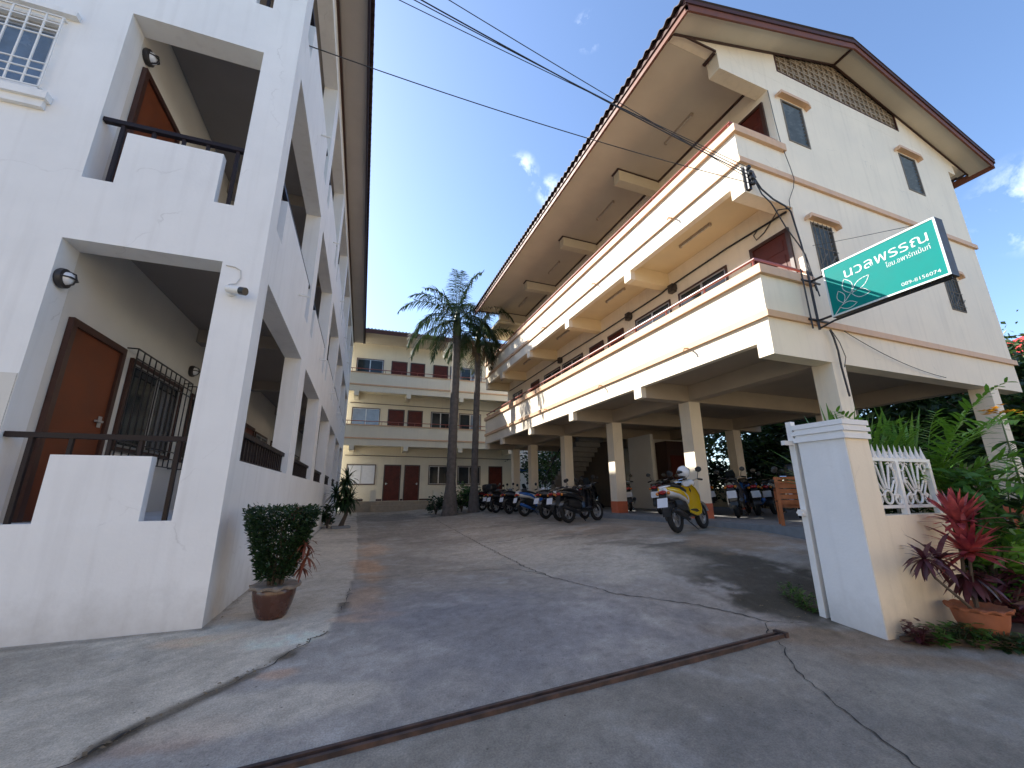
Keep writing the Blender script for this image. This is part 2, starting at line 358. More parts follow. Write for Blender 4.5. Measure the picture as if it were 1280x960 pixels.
M_red = mat('red_cordyline_leaf', (.62, .13, .115), .4, var=.4, scale=7, trans=.3, col2=(.24, .03, .045), cscale=6)
M_maroon = mat('maroon_leaf', (.085, .022, .028), .42, var=.4, scale=6, trans=.25)
M_rust_leaf = mat('rust_red_leaf', (.20, .06, .03), .45, var=.4, scale=6, trans=.25)
M_yellow = mat('yellow_flower', (.80, .42, .03), .5, var=.2, trans=.3)
M_rubber = mat('rubber', (.015, .015, .015), .75, var=.2)
M_blackp = mat('black_plastic', (.018, .018, .019), .35, var=.2)
M_seat = mat('black_vinyl', (.015, .014, .014), .45, var=.2)
M_chrome = mat('chrome', (.7, .7, .72), .12, metal=1, var=.05)
M_lred = mat('red_lens', (.35, .01, .012), .1, var=.1, coat=.5)
M_lclear = mat('clear_lens', (.7, .72, .75), .08, var=.05, coat=.5)
M_plate = mat('number_plate', (.72, .74, .78), .4, var=.04)
M_ink = mat('dark_ink', (.03, .03, .05), .5, var=.05)
M_wood = mat('orange_varnished_wood', (.40, .12, .035), .35, var=.25, scale=6, coat=.35)
M_oldwood = mat('weathered_wood', (.17, .15, .125), .85, var=.25, scale=8)
M_cable = mat('black_cable', (.018, .018, .02), .5, var=.1)
M_rooft = mat('brown_house_roof', (.20, .07, .05), .7, var=.2, scale=6, streak=.3, streak_col=(.1, .05, .04))
M_redroof = mat('red_house_roof', (.5, .05, .04), .6, var=.12)

# ---------------------------------------------------------------- ground
def fbm(x, y, seed, octs=4, f0=1.0):
    r = np.zeros_like(x); a = 1.; tot = 0
    for o in range(octs):
        rs = np.random.RandomState(seed+o); T = rs.rand(256, 256)
        u = x*f0*2**o+1000; v = y*f0*2**o+1000
        i = np.floor(u).astype(int); j = np.floor(v).astype(int); fu = u-i; fv = v-j
        fu = fu*fu*(3-2*fu); fv = fv*fv*(3-2*fv); i0 = i % 256; j0 = j % 256; i1 = (i+1) % 256; j1 = (j+1) % 256
        r += a*((T[i0, j0]*(1-fu)+T[i1, j0]*fu)*(1-fv)+(T[i0, j1]*(1-fu)+T[i1, j1]*fu)*fv); tot += a; a *= .5
    return r/tot

BORDER = [(-4, -.9), (-1.6, 2.3), (-1.09, 2.83), (-.91, 3.09), (-.77, 3.23), (-.59, 3.40), (-.40, 3.61), (-.23, 3.85), (-.07, 4.08), (.01, 4.61), (.10, 5.67), (.20, 7.93), (.29, 12.3), (.39, 20.97), (.45, 26)]
def polydist(x, y, pts):
    d = np.full(x.shape, 1e9)
    for (ax, ay), (bx, by) in zip(pts[:-1], pts[1:]):
        vx, vy = bx-ax, by-ay; t = np.clip(((x-ax)*vx+(y-ay)*vy)/(vx*vx+vy*vy), 0, 1)
        d = np.minimum(d, np.hypot(x-ax-t*vx, y-ay-t*vy))
    return d
def grid_mesh(name, xs, ys, zoff, kind_label, m, paint=None):
    X, Y = np.meshgrid(xs, ys); Zg = ground_z(X, Y)+zoff
    if paint is not None:
        Zg = Zg+.012*(fbm(X, Y, 3, 3, .8)-.5)+.006*(fbm(X, Y, 9, 3, 4)-.5)
    nx, ny = len(xs), len(ys)
    me = bpy.data.meshes.new(name)
    V = np.stack([X, Y, Zg+Z0], -1).reshape(-1, 3)
    idx = np.arange(nx*ny).reshape(ny, nx)
    Fq = np.stack([idx[:-1, :-1], idx[:-1, 1:], idx[1:, 1:], idx[1:, :-1]], -1).reshape(-1, 4)
    me.from_pydata(V.tolist(), [], Fq.tolist())
    me.materials.append(m); me.polygons.foreach_set('use_smooth', [True]*len(me.polygons))
    if paint is not None:
        col = paint(X, Y).reshape(-1, 3)
        at = me.color_attributes.new('tone', 'FLOAT_COLOR', 'POINT')
        at.data.foreach_set('color', np.concatenate([col, np.ones((len(col), 1))], 1).ravel())
    o = bpy.data.objects.new(name, me); C.objects.link(o); o['kind'] = 'structure'
    return o

def paint(X, Y):
    n1 = fbm(X, Y, 11, 5, .9); n2 = fbm(X, Y, 31, 5, 2.6); n3 = fbm(X, Y, 51, 4, .35); nf = fbm(X, Y, 71, 4, 9)
    wob = (n2-.5)*.5
    # which side of the border (apron on the left)
    bx = np.interp(Y, [p[1] for p in BORDER], [p[0] for p in BORDER])
    apron = (X < bx).astype(float)
    lerp = lambda a, b, t: a*(1-t[..., None])+np.array(b)*t[..., None]
    base = np.ones(X.shape+(3,))*np.array((.165, .162, .168))
    drain_y = np.interp(X, [-.18, 3.51], [2.51, 2.84])
    base = lerp(base, (.235, .225, .212), apron)
    street = (Y < 2.68+(X-1.65)*.0894).astype(float)*(1-apron)
    base = lerp(base, (.128, .126, .124), street)
    # paler sandy bays
    far = sm(Y, 5.6+wob, 6.3+wob)*(1-apron); base = lerp(base, (.185, .175, .165), far*.8)
    def spot(cx, cy, rx, ry, col, k, edge=.35, rot=0):
        nonlocal base
        c, s_ = math.cos(rot), math.sin(rot); u = (X-cx)*c+(Y-cy)*s_; v = -(X-cx)*s_+(Y-cy)*c
        d = np.sqrt((u/rx)**2+(v/ry)**2)+(n2-.5)*1.3+(nf-.5)*.35
        base = lerp(base, col, k*(1-sm(d, 1-edge, 1+edge)))
    moss = (.050, .049, .045)
    spot(4.75, 4.1, 1.0, 1.5, (.036, .035, .032), .9, .16, .3); spot(5.2, 5.6, 1.5, .55, moss, .8, .18, -.25); spot(4.3, 6.6, 1.0, .5, (.09, .088, .085), .6)
    spot(4.6, 8.3, 1.6, .5, (.085, .083, .08), .6); spot(4.2, 3.3, .35, .5, (.035, .035, .032), .9); spot(3.9, 5.3, .9, 1.1, (.27, .265, .26), .45)
    spot(2.9, 7.8, 1.5, 1.6, (.275, .265, .255), .7, .12); spot(3.4, 5.8, 1.0, 1.3, (.29, .285, .28), .7, .25); spot(3.3, 10.5, 1.2, 1.0, (.24, .23, .22), .45)
    spot(6.3, 5.6, .9, .8, (.19, .15, .12), .7); spot(5.8, 8.7, 1.4, .7, (.20, .165, .14), .5); spot(5.2, 12, 1.3, 1.1, (.11, .105, .10), .5)
    spot(.35, 7.2, .22, .9, (.33, .20, .12), .6, .5); spot(.25, 5.0, .2, .6, (.29, .20, .14), .5, .5); spot(.55, 9.5, .3, 1.1, (.30, .21, .15), .5, .5)
    spot(-.35, 3.45, .16, .10, (.25, .17, .13), .6, .3); spot(-.75, 2.9, .3, .12, (.23, .165, .135), .5, .4); spot(.25, 4.35, .28, .12, (.30, .21, .16), .6, .3); spot(-.95, 4.2, .3, .1, (.30, .21, .15), .5)
    spot(1.6, 3.7, 1.3, .75, (.125, .13, .155), .65, .4); spot(1.1, 4.6, .8, .5, (.15, .155, .185), .5, .4); spot(-.45, 3.05, .6, .2, (.30, .285, .265), .6, .4)
    spot(-1.9, 4.0, .6, .35, (.15, .145, .14), .6); spot(-2.0, 3.2, .4, .3, (.28, .27, .255), .5); spot(-.35, 4.0, .3, .15, (.33, .325, .32), .6)
    spot(1.9, 1.9, .9, .3, (.105, .107, .115), .5); spot(3.2, 2.4, .9, .25, (.16, .155, .15), .6)
    spot(4.05, 2.62, .9, .18, (.13, .10, .075), .7, .4, -.45); spot(4.5, 1.95, .9, .16, (.14, .11, .085), .7, .4, -.5); spot(3.8, 1.9, .6, .2, (.19, .185, .175), .5)
    spot(1.4, 14, 1.2, 3.5, (.13, .125, .122), .5); spot(1.8, 20.5, 1.6, 2.6, (.085, .085, .09), .7); spot(4.4, 19.2, 1.0, .9, (.06, .055, .05), .7)
    # dirty hollows along the border crack
    dB = polydist(X, Y, BORDER)
    hol = sm(fbm(X, Y, 91, 3, 1.4), .50, .62)
    base = lerp(base, (.055, .048, .04), np.clip((1-sm(dB, .01, .05+.03*hol))*hol*1.2, 0, .85)*(Y < 5))
    base = lerp(base, (.09, .08, .07), (1-sm(dB, .0, .03))*.3*hol)
    for (cx, cy, r) in ((-.33, 3.72, .07), (-1.0, 2.98, .06), (-1.3, 2.6, .07)):
        spot(cx, cy, r*1.9, r, (.05, .043, .035), .9, .4, .9)
    # joint at the foot of the left wall
    dW = np.abs(X-(-1.17+.0235*Y)); dF = np.hypot(np.maximum(X+1.06, 0), Y-4.50-.0235*(X+1.06))
    base = lerp(base, (.08, .072, .065), (1-sm(dW, .02, .09))*.5*(Y > 4.45)); base = lerp(base, (.08, .072, .065), (1-sm(dF, .02, .10))*.5)
    ng = fbm(X, Y, 131, 3, 22)
    tone = (.86+.14*(n1-.5)*2)*(.95+.16*(n3-.5)*2)*(1+.16*(n2-.5)*2)*(1+.16*(nf-.5)*2)*(1+.22*(ng-.5)*2)
    pale = sm(n2*.6+nf*.4, .56, .72)
    base = base*np.clip(tone, .45, 1.7)[..., None]*np.array((2.32, 2.08, 1.70))*(1+.22*apron[..., None])
    return np.clip(lerp(base, (.46, .435, .40), pale*.25), .02, .62)

big = sorted(set([-1500, -400, -120, -60, -30, -16]+list(np.arange(-12, 34, 1.0))+[40, 60, 120, 400, 1500]))
grid_mesh('ground', big, big, -.06, None, M_ground)
xs = np.concatenate([np.arange(-9, -2.4, .25), np.arange(-2.4, 5.6, .04), np.arange(5.6, 9.4, .12)])
ys = np.concatenate([np.arange(-5, 1.0, .3), np.arange(1.0, 6.4, .03), np.arange(6.4, 12, .06), np.arange(12, 26.4, .16)])
dw = grid_mesh('driveway', xs, ys, 0, None, M_conc, paint)

def strip(pts, w, name, m, jit=.03, zo=.006, sub=.05, seed=1):
    r = random.Random(seed); P = []
    for (a, b) in zip(pts[:-1], pts[1:]):
        L = math.hypot(b[0]-a[0], b[1]-a[1]); n = max(1, int(L/sub))
        for i in range(n):
            t = i/n; nx, ny = -(b[1]-a[1])/L, (b[0]-a[0])/L; j = r.gauss(0, jit)*.6
            P.append((a[0]+(b[0]-a[0])*t+nx*j, a[1]+(b[1]-a[1])*t+ny*j))
    P.append(pts[-1]); vs = []; fs = []
    for i, p in enumerate(P):
        q = P[min(i+1, len(P)-1)]; o = P[max(i-1, 0)]; L = math.hypot(q[0]-o[0], q[1]-o[1])+1e-9
        nx, ny = -(q[1]-o[1])/L, (q[0]-o[0])/L; ww = w*(.25+r.random()*.9)*(.2 if i in (0, len(P)-1) else 1)
        for s_ in (-1, 1):
            x, y = p[0]+nx*ww*s_*.5, p[1]+ny*ww*s_*.5
            vs.append((x, y, float(ground_z(x, y))+Z0+zo+.012*float(fbm(np.array(x), np.array(y), 3, 3, .8)-.5)+.006*float(fbm(np.array(x), np.array(y), 9, 3, 4)-.5)))
    for i in range(len(P)-1): fs.append((2*i, 2*i+1, 2*i+3, 2*i+2))
    mb = MB(); mb.add(vs, fs); o = mb.build(name, m); o['kind'] = 'structure'
M_crack = mat('crack_dirt', (.035, .031, .028), .95, var=.3)
strip([(-1.75, 2.15), (-1.6, 2.3), (-1.09, 2.83), (-.91, 3.09)], .016, 'pavement_crack', M_crack, .02, seed=1)
strip([(-.77, 3.23), (-.59, 3.40), (-.40, 3.61), (-.23, 3.85), (-.07, 4.08)], .010, 'pavement_crack', M_crack, .022, seed=11)
strip([(.01, 4.61), (.10, 5.67)], .008, 'pavement_crack', M_crack, .025, seed=2)
strip([(3.26, 16.93), (2.64, 8.82), (2.47, 5.94), (2.51, 5.15), (2.76, 4.19), (3.41, 3.61), (3.59, 3.34), (3.71, 3.10), (4.02, 2.95)], .016, 'pavement_crack', M_crack, .02, seed=3)
strip([(.17, 10.27), (1.15, 10.15), (2.21, 9.93)], .03, 'pavement_crack', M_crack, .02, seed=4)
strip([(.27, 6.16), (1.18, 6.26), (2.27, 5.95), (2.5, 5.3)], .014, 'pavement_crack', M_crack, .02, seed=5)
strip([(3.69, 3.09), (3.47, 2.93), (3.32, 2.67), (3.07, 2.41), (2.87, 2.04), (2.75, 1.76), (2.66, 1.53), (2.4, 1.1)], .011, 'pavement_crack', M_crack, .015, seed=6)
strip([(2.68, 8.9), (3.3, 8.75), (3.7, 8.9)], .03, 'pavement_crack', M_crack, .03, seed=8)

# drain channel across the gateway
dr = MB()
a, b = Vector((-2.2, 2.33, 0)), Vector((3.53, 2.842, 0)); d = (b-a).normalized(); nn = Vector((-d.y, d.x, 0))
N = 24
def gz(p): return float(ground_z(p.x, p.y))
for i in range(N):
    p, q = a.lerp(b, i/N), a.lerp(b, (i+1)/N); c = (p+q)/2; z = gz(c); hz = (gz(q)-gz(p))/2
    for off, hw, top in ((-.030, .012, .024), (.030, .012, .022), (0, .02, .006)):
        c2 = c+nn*off; dr.obox((c2.x, c2.y, z+top-.03), ((q-p).x/2*1.001, (q-p).y/2*1.001, hz), nn*hw, (0, 0, .03))
dr.obox((b.x, b.y, gz(b)), d*.02, nn*.055, (0, 0, .035))
single(dr, 'drain_channel', M_rust, 'long rusty steel drain channel set across the concrete gateway', 'drain', (1.0, 2.62, -1.2))

# soil bed at the right of the gate wall
sb = MB()
sb.prism([(4.42, 2.46), (4.9, 2.16), (5.6, 1.75), (7.2, 1.0), (12, .2), (12, 2.46)], lambda u, v, t: (u, v, t), -1.6, -1.185)
sb.prism([(4.9, 2.76), (14, 2.76), (14, 4.44), (7.1, 4.44), (4.9, 3.06)], lambda u, v, t: (u, v, t), -1.6, -.95)
sb.prism([(5.76, 2.4), (14, 2.4), (14, 2.75), (5.76, 2.75)], lambda u, v, t: (u, v, t), -1.6, -1.05)
o = sb.build('soil_bed', M_soil); o.location.z = Z0; o['kind'] = 'structure'

# ================================================================ LEFT BUILDING (left frame coordinates)
FX, FY = -1.17, 4.49                       # facade plane, front plane
LB = thing('apartment_building', 'white three-storey apartment block with slotted balconies along the left of the driveway', 'building', (-1.17, 4.49, -1.1), left=True)
fnF = lambda u, z, t: (u, FY+t, z)         # front wall
fnS = lambda u, z, t: (FX-t, u, z)         # side facade
w = MB()
slots = [(-2.79, -1.527, -.21, 2.31), (-2.79, -1.527, 2.98, 5.13), (-2.79, -1.527, 5.86, 8.2)]
w.panel(fnF, (-11, FX), (-1.5, 9.0), slots+[(-4.62, -3.31, 3.88, 4.72)], 0, .26)
w.prism([(-11, 9.0), (FX, 9.0), (-6.1, 10.6)], lambda u, v, t: (u, FY+t, v), .0, .26)
for (x0, x1, z0, z1) in ((-2.447, -1.76, -.21, .335), (-2.55, -1.71, 2.98, 3.59), (-2.55, -1.71, 5.86, 6.5)):
    w.box(x0, x1, FY+.004, FY+.10, z0, z1)
bays = [(4.80, 7.60), (8.20, 10.92), (11.60, 14.32), (15.0, 17.7), (18.4, 21.1), (21.75, 24.2)]
bays2 = [(4.78, 7.70), (8.15, 11.05), (11.55, 14.45), (14.95, 17.85), (18.35, 21.25), (21.7, 24.4)]
holes = [(a, b, .33, 2.28) for a, b in bays]+[(a, b, 2.97, 5.22) for a, b in bays2]+[(a, b, 5.95, 8.38) for a, b in bays2]
fnS2 = lambda u, z, t: (FX-t, u, z)
w.panel(fnS2, (FY+.262, 25.02), (-1.5, 8.86), holes, 0, .26)
for a, b in bays2:
    for z0, z1 in ((2.97, 3.60), (5.95, 6.60)):
        w.box(FX-.10, FX-.004, a+.34, b-.34, z0, z1)
w.box(-11, -10.8, 4.76, 25, -1.5, 9)
w.box(-11, FX-.27, 25.02, 25.2, -1.5, 9)
for z0 in (-.42, 2.72, 5.66): w.box(-10.8, FX-.262, 4.752, 25.0, z0, z0+.2)      # floor slabs
lw = w.build('wall', M_white, LB)
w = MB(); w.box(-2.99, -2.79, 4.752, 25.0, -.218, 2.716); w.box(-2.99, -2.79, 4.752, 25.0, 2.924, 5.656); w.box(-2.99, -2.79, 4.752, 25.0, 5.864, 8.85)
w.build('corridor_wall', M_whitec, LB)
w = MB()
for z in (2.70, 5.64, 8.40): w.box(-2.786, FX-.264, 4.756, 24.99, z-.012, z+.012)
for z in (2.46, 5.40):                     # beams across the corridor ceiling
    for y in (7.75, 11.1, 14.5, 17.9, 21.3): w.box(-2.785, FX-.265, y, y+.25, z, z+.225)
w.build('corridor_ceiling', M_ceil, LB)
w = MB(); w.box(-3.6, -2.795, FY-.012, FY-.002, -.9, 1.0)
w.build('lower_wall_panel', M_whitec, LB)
# base course
def handrail(mb, x0, x1, z, posts, zb):
    mb.box(x0, x1, FY+.03, FY+.085, z-.045, z)
    for x in posts: mb.box(x-.016, x+.016, FY+.042, FY+.074, zb, z-.045)
for (x0, x1, zt, zb, ps, pt) in ((-2.785, -1.53, .52, -.21, (-2.62, -1.60), .335), (-2.785, -1.53, 3.745, 2.98, (-2.62, -1.60), 3.59), (-2.785, -1.53, 6.66, 5.86, (-2.62, -1.60), 6.5)):
    r = MB(); handrail(r, x0, x1, zt, ps, zb)
    for x in (-2.36, -2.1, -1.88): r.box(x-.014, x+.014, FY+.042, FY+.074, pt, zt-.045)
    r.build('handrail', M_dkrail, LB)
for i, (a, b) in enumerate(bays2):
    for zt, zb, pt in ((3.72, 2.97, 3.60), (6.70, 5.95, 6.60)):
        r = MB(); r.box(FX-.085, FX-.03, a+.005, b-.005, zt-.05, zt)
        for y in (a+.16, b-.16): r.box(FX-.07, FX-.045, y-.014, y+.014, zb, zt-.05)
        for k in range(4): y = a+.5+k*(b-a-1.0)/3; r.box(FX-.07, FX-.045, y-.012, y+.012, pt, zt-.05)
        r.build('handrail', M_dkrail, LB)
for a, b in bays:
    r = MB(); r.box(FX-.16, FX-.06, a+.005, b-.005, .60, .655); r.box(FX-.15, FX-.07, a+.005, b-.005, .335, .365)
    n = int((b-a)/.135)
    for k in range(n):
        y = a+.07+k*(b-a-.14)/(n-1); r.box(FX-.135, FX-.085, y-.024, y+.024, .365, .60)
    r.build('balustrade', M_dkrail, LB)

def leaf_door(parent, fn, u0, u1, z0, z1, m, panels=True, hs=1, frame=.07, mf=None):
    """door in a wall; fn(u,z,t) with t outwards from the wall face"""
    f = MB()
    P = lambda mb, a, b, c, d, t0, t1: mb.add([fn(x, z, t) for t in (t0, t1) for z in (c, d) for x in (a, b)], [(0, 2, 3, 1), (4, 5, 7, 6), (0, 1, 5, 4), (2, 6, 7, 3), (0, 4, 6, 2), (1, 3, 7, 5)])
    mb = MB(); P(mb, u0+frame, u1-frame, z0, z1-frame, .004, .022)
    if panels:
        uu = u0+frame; W_ = u1-u0-2*frame; H = z1-frame-z0
        for (a, b, c, d) in ((.12, .46, .07, .40), (.54, .88, .07, .40), (.12, .46, .47, .78), (.54, .88, .47, .78), (.12, .88, .83, .94)):
            P(mb, uu+a*W_, uu+b*W_, z0+c*H, z0+d*H, .022, .031)
    d = mb.build('door', m, parent)
    P(f, u0, u0+frame, z0, z1, .003, .05); P(f, u1-frame, u1, z0, z1, .003, .05); P(f, u0+frame, u1-frame, z1-frame, z1, .003, .05)
    f.build('door_frame', mf or M_frame, d)
    h = MB(); uh = (u1-frame-.09) if hs > 0 else (u0+frame+.09); P(h, uh-.03, uh+.03, z0+.93, z0+1.05, .03, .036); P(h, uh-(.10 if hs > 0 else .0), uh+(.0 if hs > 0 else .10), z0+.98, z0+1.0, .036, .07)
    h.build('handle', M_alu, d)
    return d
def slide_window(parent, fn, u0, u1, z0, z1, mg=None, mf=None, leaves=2, proud=.035, fw=.05, paper=False):
    P = lambda mb, a, b, c, d, t0, t1: mb.add([fn(x, z, t) for t in (t0, t1) for z in (c, d) for x in (a, b)], [(0, 2, 3, 1), (4, 5, 7, 6), (0, 1, 5, 4), (2, 6, 7, 3), (0, 4, 6, 2), (1, 3, 7, 5)])
    f = MB(); P(f, u0, u0+fw, z0, z1, .003, proud); P(f, u1-fw, u1, z0, z1, .003, proud); P(f, u0+fw, u1-fw, z1-fw, z1, .003, proud); P(f, u0+fw, u1-fw, z0, z0+fw, .003, proud)
    win = f.build('window', mf or M_frame, parent)
    for i in range(leaves):
        a = u0+fw+(u1-u0-2*fw)*i/leaves; b = u0+fw+(u1-u0-2*fw)*(i+1)/leaves
        g = MB(); P(g, a+.03, b-.03, z0+fw+.03, z1-fw-.03, .004, .012)
        pn = g.build('pane', mg[i % len(mg)] if isinstance(mg, (list, tuple)) else (mg or M_glass), win)
    s_ = MB()
    for i in range(leaves):
        a = u0+fw+(u1-u0-2*fw)*i/leaves; b = u0+fw+(u1-u0-2*fw)*(i+1)/leaves
        for (q, r_, c, d) in ((a, a+.03, z0+fw, z1-fw), (b-.03, b, z0+fw, z1-fw), (a+.03, b-.03, z0+fw, z0+fw+.03), (a+.03, b-.03, z1-fw-.03, z1-fw)): P(s_, q, r_, c, d, .004, .024)
    s_.build('sash', M_alu, win)
    return win
fnW = lambda u, z, t: (-2.79+t, u, z)
for fl, zf in enumerate((-.21, 2.93, 5.87)):
    for i, y in enumerate((4.85, 11.3, 11.3+6.8)):
        if i == 0:
            ds = [(4.85, 5.83)]; ws = [(6.02, 7.55)]
            ds += [(9.45, 10.4)]; ws += [(7.95, 9.25)]
        else:
            ds = [(y, y+.95), (y+4.9, y+5.85)]; ws = [(y+1.15, y+2.6), (y+3.2, y+4.7)]
        for a, b in ds: leaf_door(LB, fnW, a, b, zf, zf+1.88, M_ldoor, panels=False)
        for k, (a, b) in enumerate(ws):
            win = slide_window(LB, fnW, a, b, zf+.72, zf+1.84)
            if fl == 0 and i == 0:            # iron grille
                g = MB(); z0, z1 = zf+.60, zf+1.93
                a2, b2 = a-.10, b+.12; X = -2.79+.11
                for q in range(12): yy = a2+(b2-a2)*q/11; g.box(X-.006, X+.006, yy-.006, yy+.006, z0, z1)
                for zz in (z0, z0+.12, z0+.22, z1-.22, z1-.12, z1): g.box(X-.007, X+.007, a2, b2, zz-.007, zz+.007)
                for yy in (a2, b2):
                    for zz in (z0, z1): g.box(-2.79, X, yy-.007, yy+.007, zz-.007, zz+.007)
                g.build('grille', M_black, win)
# caged window on the front wall
fw_ = slide_window(LB, lambda u, z, t: (u, FY+.11-t, z), -4.62, -3.31, 3.88, 4.72, mg=[M_louver, M_louver], mf=M_alu, leaves=2)
g = MB(); X0, X1, z0, z1 = -4.66, -3.27, 3.84, 4.74; Yg = FY-.05
for q in range(12): x = X0+(X1-X0)*q/11; g.box(x-.007, x+.007, Yg-.006, Yg+.006, z0, z1)
for zz in (z0, z0+.10, z0+.19, z0+.28, z1-.28, z1-.19, z1-.10, z1): g.box(X0, X1, Yg-.008, Yg+.004, zz-.006, zz+.006)
for x in (X0, X1):
    for zz in (z0, z1): g.box(x-.01, x+.01, Yg, FY-.001, zz-.01, zz+.01)
g.build('grille', M_whitem, fw_)
sI = MB(); sI.box(-4.75, -3.17, FY-.085, FY-.002, 3.70, 3.78); sI.box(-4.72, -3.20, FY-.05, FY-.002, 3.62, 3.70)
sI.build('sill', M_white, fw_)
sI = MB(); sI.box(-4.75, -3.17, FY-.07, FY-.002, 4.79, 4.85); sI.build('hood', M_white, fw_)
# water spouts
for z in (3.0, 6.07):
    for y in (6.55, 9.9, 13.3, 16.7, 20.1): sp = MB(); sp.tube([(FX+.005, y, z), (FX+.16, y, z-.01)], .018, 8); sp.build('water_spout', M_whitem, LB)
# roof
def corrug_roof(parent, name, y0, y1, pts, m, base_frame='L', pitch=.19, amp=.028, thick=.02, ny_per=6):
    """corrugated tile sheet: pts (x,z) across the slope, waves run along y"""
    n = int((y1-y0)/pitch*ny_per); mb = MB(); vs = []; fs = []
    for k in range(n+1):
        y = y0+(y1-y0)*k/n; o = amp*math.cos(2*math.pi*(y-y0)/pitch)
        for (x, z) in pts: vs.append((x, y, z+o))
        for (x, z) in pts: vs.append((x, y, z+o-thick))
    m_ = len(pts)
    for k in range(n):
        for i in range(m_-1):
            a = k*2*m_+i; b = (k+1)*2*m_+i
            fs.append((a, a+1, b+1, b)); fs.append((a+m_, b+m_, b+m_+1, a+m_+1))
        a = k*2*m_; b = (k+1)*2*m_; fs.append((a, b, b+m_, a+m_)); fs.append((a+m_-1, a+2*m_-1, b+2*m_-1, b+m_-1))
    mb.add(vs, fs); o = mb.build(name, m, parent); o.data.polygons.foreach_set('use_smooth', [True]*len(o.data.polygons)); o.data.set_sharp_from_angle(angle=math.radians(50)); return o
corrug_roof(LB, 'roof', 3.9, 25.4, [(-.50, 8.97), (-6.1, 10.75), (-11.8, 8.97)], M_tile)
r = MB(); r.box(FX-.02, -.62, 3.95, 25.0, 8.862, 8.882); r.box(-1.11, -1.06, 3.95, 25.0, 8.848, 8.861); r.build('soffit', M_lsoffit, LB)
r = MB(); r.box(FX+.002, FX+.05, 4.5, 25.0, 8.81, 8.861); r.build('eave_strip', M_dkbrown, LB)
r = MB(); r.box(-.62, -.575, 3.95, 25.0, 8.81, 8.94); r.build('fascia', M_lfascia, LB)

# ================================================================ FAR BUILDING (left frame)
PY, WY = 25.03, 26.4
FB = thing('apartment_building', 'cream three-storey block with dark red doors closing the far end of the driveway', 'building', (3.5, 25.03, -1.0), left=True)
w = MB()
w.box(-3.2, 9.6, WY, WY+.2, -.39, 9.5); w.box(9.4, 9.6, WY+.2, 32, -1, 9.5); w.box(-3.2, -3.0, WY+.2, 32, -1, 9.5)
w.build('wall', M_farcream, FB)
for (zb, zc, zt) in ((2.70, 3.86, 3.0), (5.88, 7.02, 6.17)):
    w = MB(); w.box(-1.3, 9.6, PY, PY+.14, zb, zc); w.box(-1.3, 9.6, PY+.14, WY-.002, zb+.18, zb+.34)
    for x in (-.75, 2.25, 5.53, 8.8): w.box(x-.13, x+.13, PY+.002, WY-.004, zb-.26, zb+.178); w.box(x-.132, x+.132, PY-.004, PY+.14, zb-.26, zb-.002)
    w.build('balcony', M_farcream, FB)
    t = MB(); t.box(-1.3, 9.6, PY-.05, PY-.002, zt+.08, zt+.16); t.box(-1.3, 9.6, PY-.05, PY+.16, zc+.001, zc+.05); t.build('trim', M_salmon, FB)
    t = MB(); t.tube([(-1.3, PY+.07, zc+.27), (9.6, PY+.07, zc+.27)], .022, 6)
    for k in range(12): t.tube([(-1.1+k*.95, PY+.07, zc), (-1.1+k*.95, PY+.07, zc+.26)], .014, 5)
    t.build('railing', M_redrail, FB)
fnB = lambda u, z, t: (u, WY-t, z)
curt = mat('blue_curtain_glass', (.16, .20, .27), .15, var=.2, scale=3, spec=.7)
for (zf) in (-.39, 2.98+.06, 6.22):
    for (a, b) in ((1.17, 2.18), (2.37, 3.32), (7.75, 8.7)): leaf_door(FB, fnB, a, b, zf, zf+2.12, M_rdoor, hs=1 if a > 2 else -1)
    if zf > 5: leaf_door(FB, fnB, 3.86, 4.86, zf, zf+2.12, M_rdoor)
    for (a, b, mg) in ((-.95, .70, [curt, curt] if 2 < zf < 4 else ([M_paper, M_paper] if zf < 0 else None)), (3.84 if zf < 5 else 5.0, 5.1 if zf < 5 else 5.4, None), (5.68, 7.2, [M_glass, curt] if zf > 0 else None)):
        slide_window(FB, fnB, a, b, zf+.93, zf+2.12, mg=mg, leaves=2)
# dark plinth line
w = MB(); w.box(.72, 1.15, WY-.012, WY-.002, -.388, -.28); w.box(2.2, 2.36, WY-.012, WY-.002, -.388, -.28); w.box(3.34, 4.6, WY-.012, WY-.002, -.388, -.28); w.box(-1.2, .1, WY-.012, WY-.002, -.388, -.28)
w.build('plinth', M_dkbrown, FB)
t = MB()
for zf in (2.25, 5.45): t.tube([(-1.1, WY-.03, zf), (9.3, WY-.03, zf-.05)], .02, 5)
t.build('wall_conduit', M_dkbrown, FB)
corr = corrug_roof  # roof with waves along x: build rotated
n = int(12.6/.2*6); mb = MB(); vs = []; fs = []
for k in range(n+1):
    x = -3.0+12.6*k/n; o = .03*math.cos(2*math.pi*k/6)
    for (y, z) in ((24.35, 9.62), (29.0, 11.2)):
        vs += [(x, y, z+o), (x, y, z+o-.02)]
for k in range(n):
    a = k*4; b = a+4; fs += [(a, b, b+2, a+2), (a+1, a+3, b+3, b+1), (a, a+1, b+1, b)]
mb.add(vs, fs); mb.build('roof', M_tile, FB)
w = MB(); w.box(-3, 9.6, 24.42, 24.46, 9.36, 9.58); w.build('fascia', M_brown, FB)
w = MB(); w.box(-3, 9.6, 24.46, WY-.002, 9.37, 9.39); w.build('soffit', M_soffit, FB)
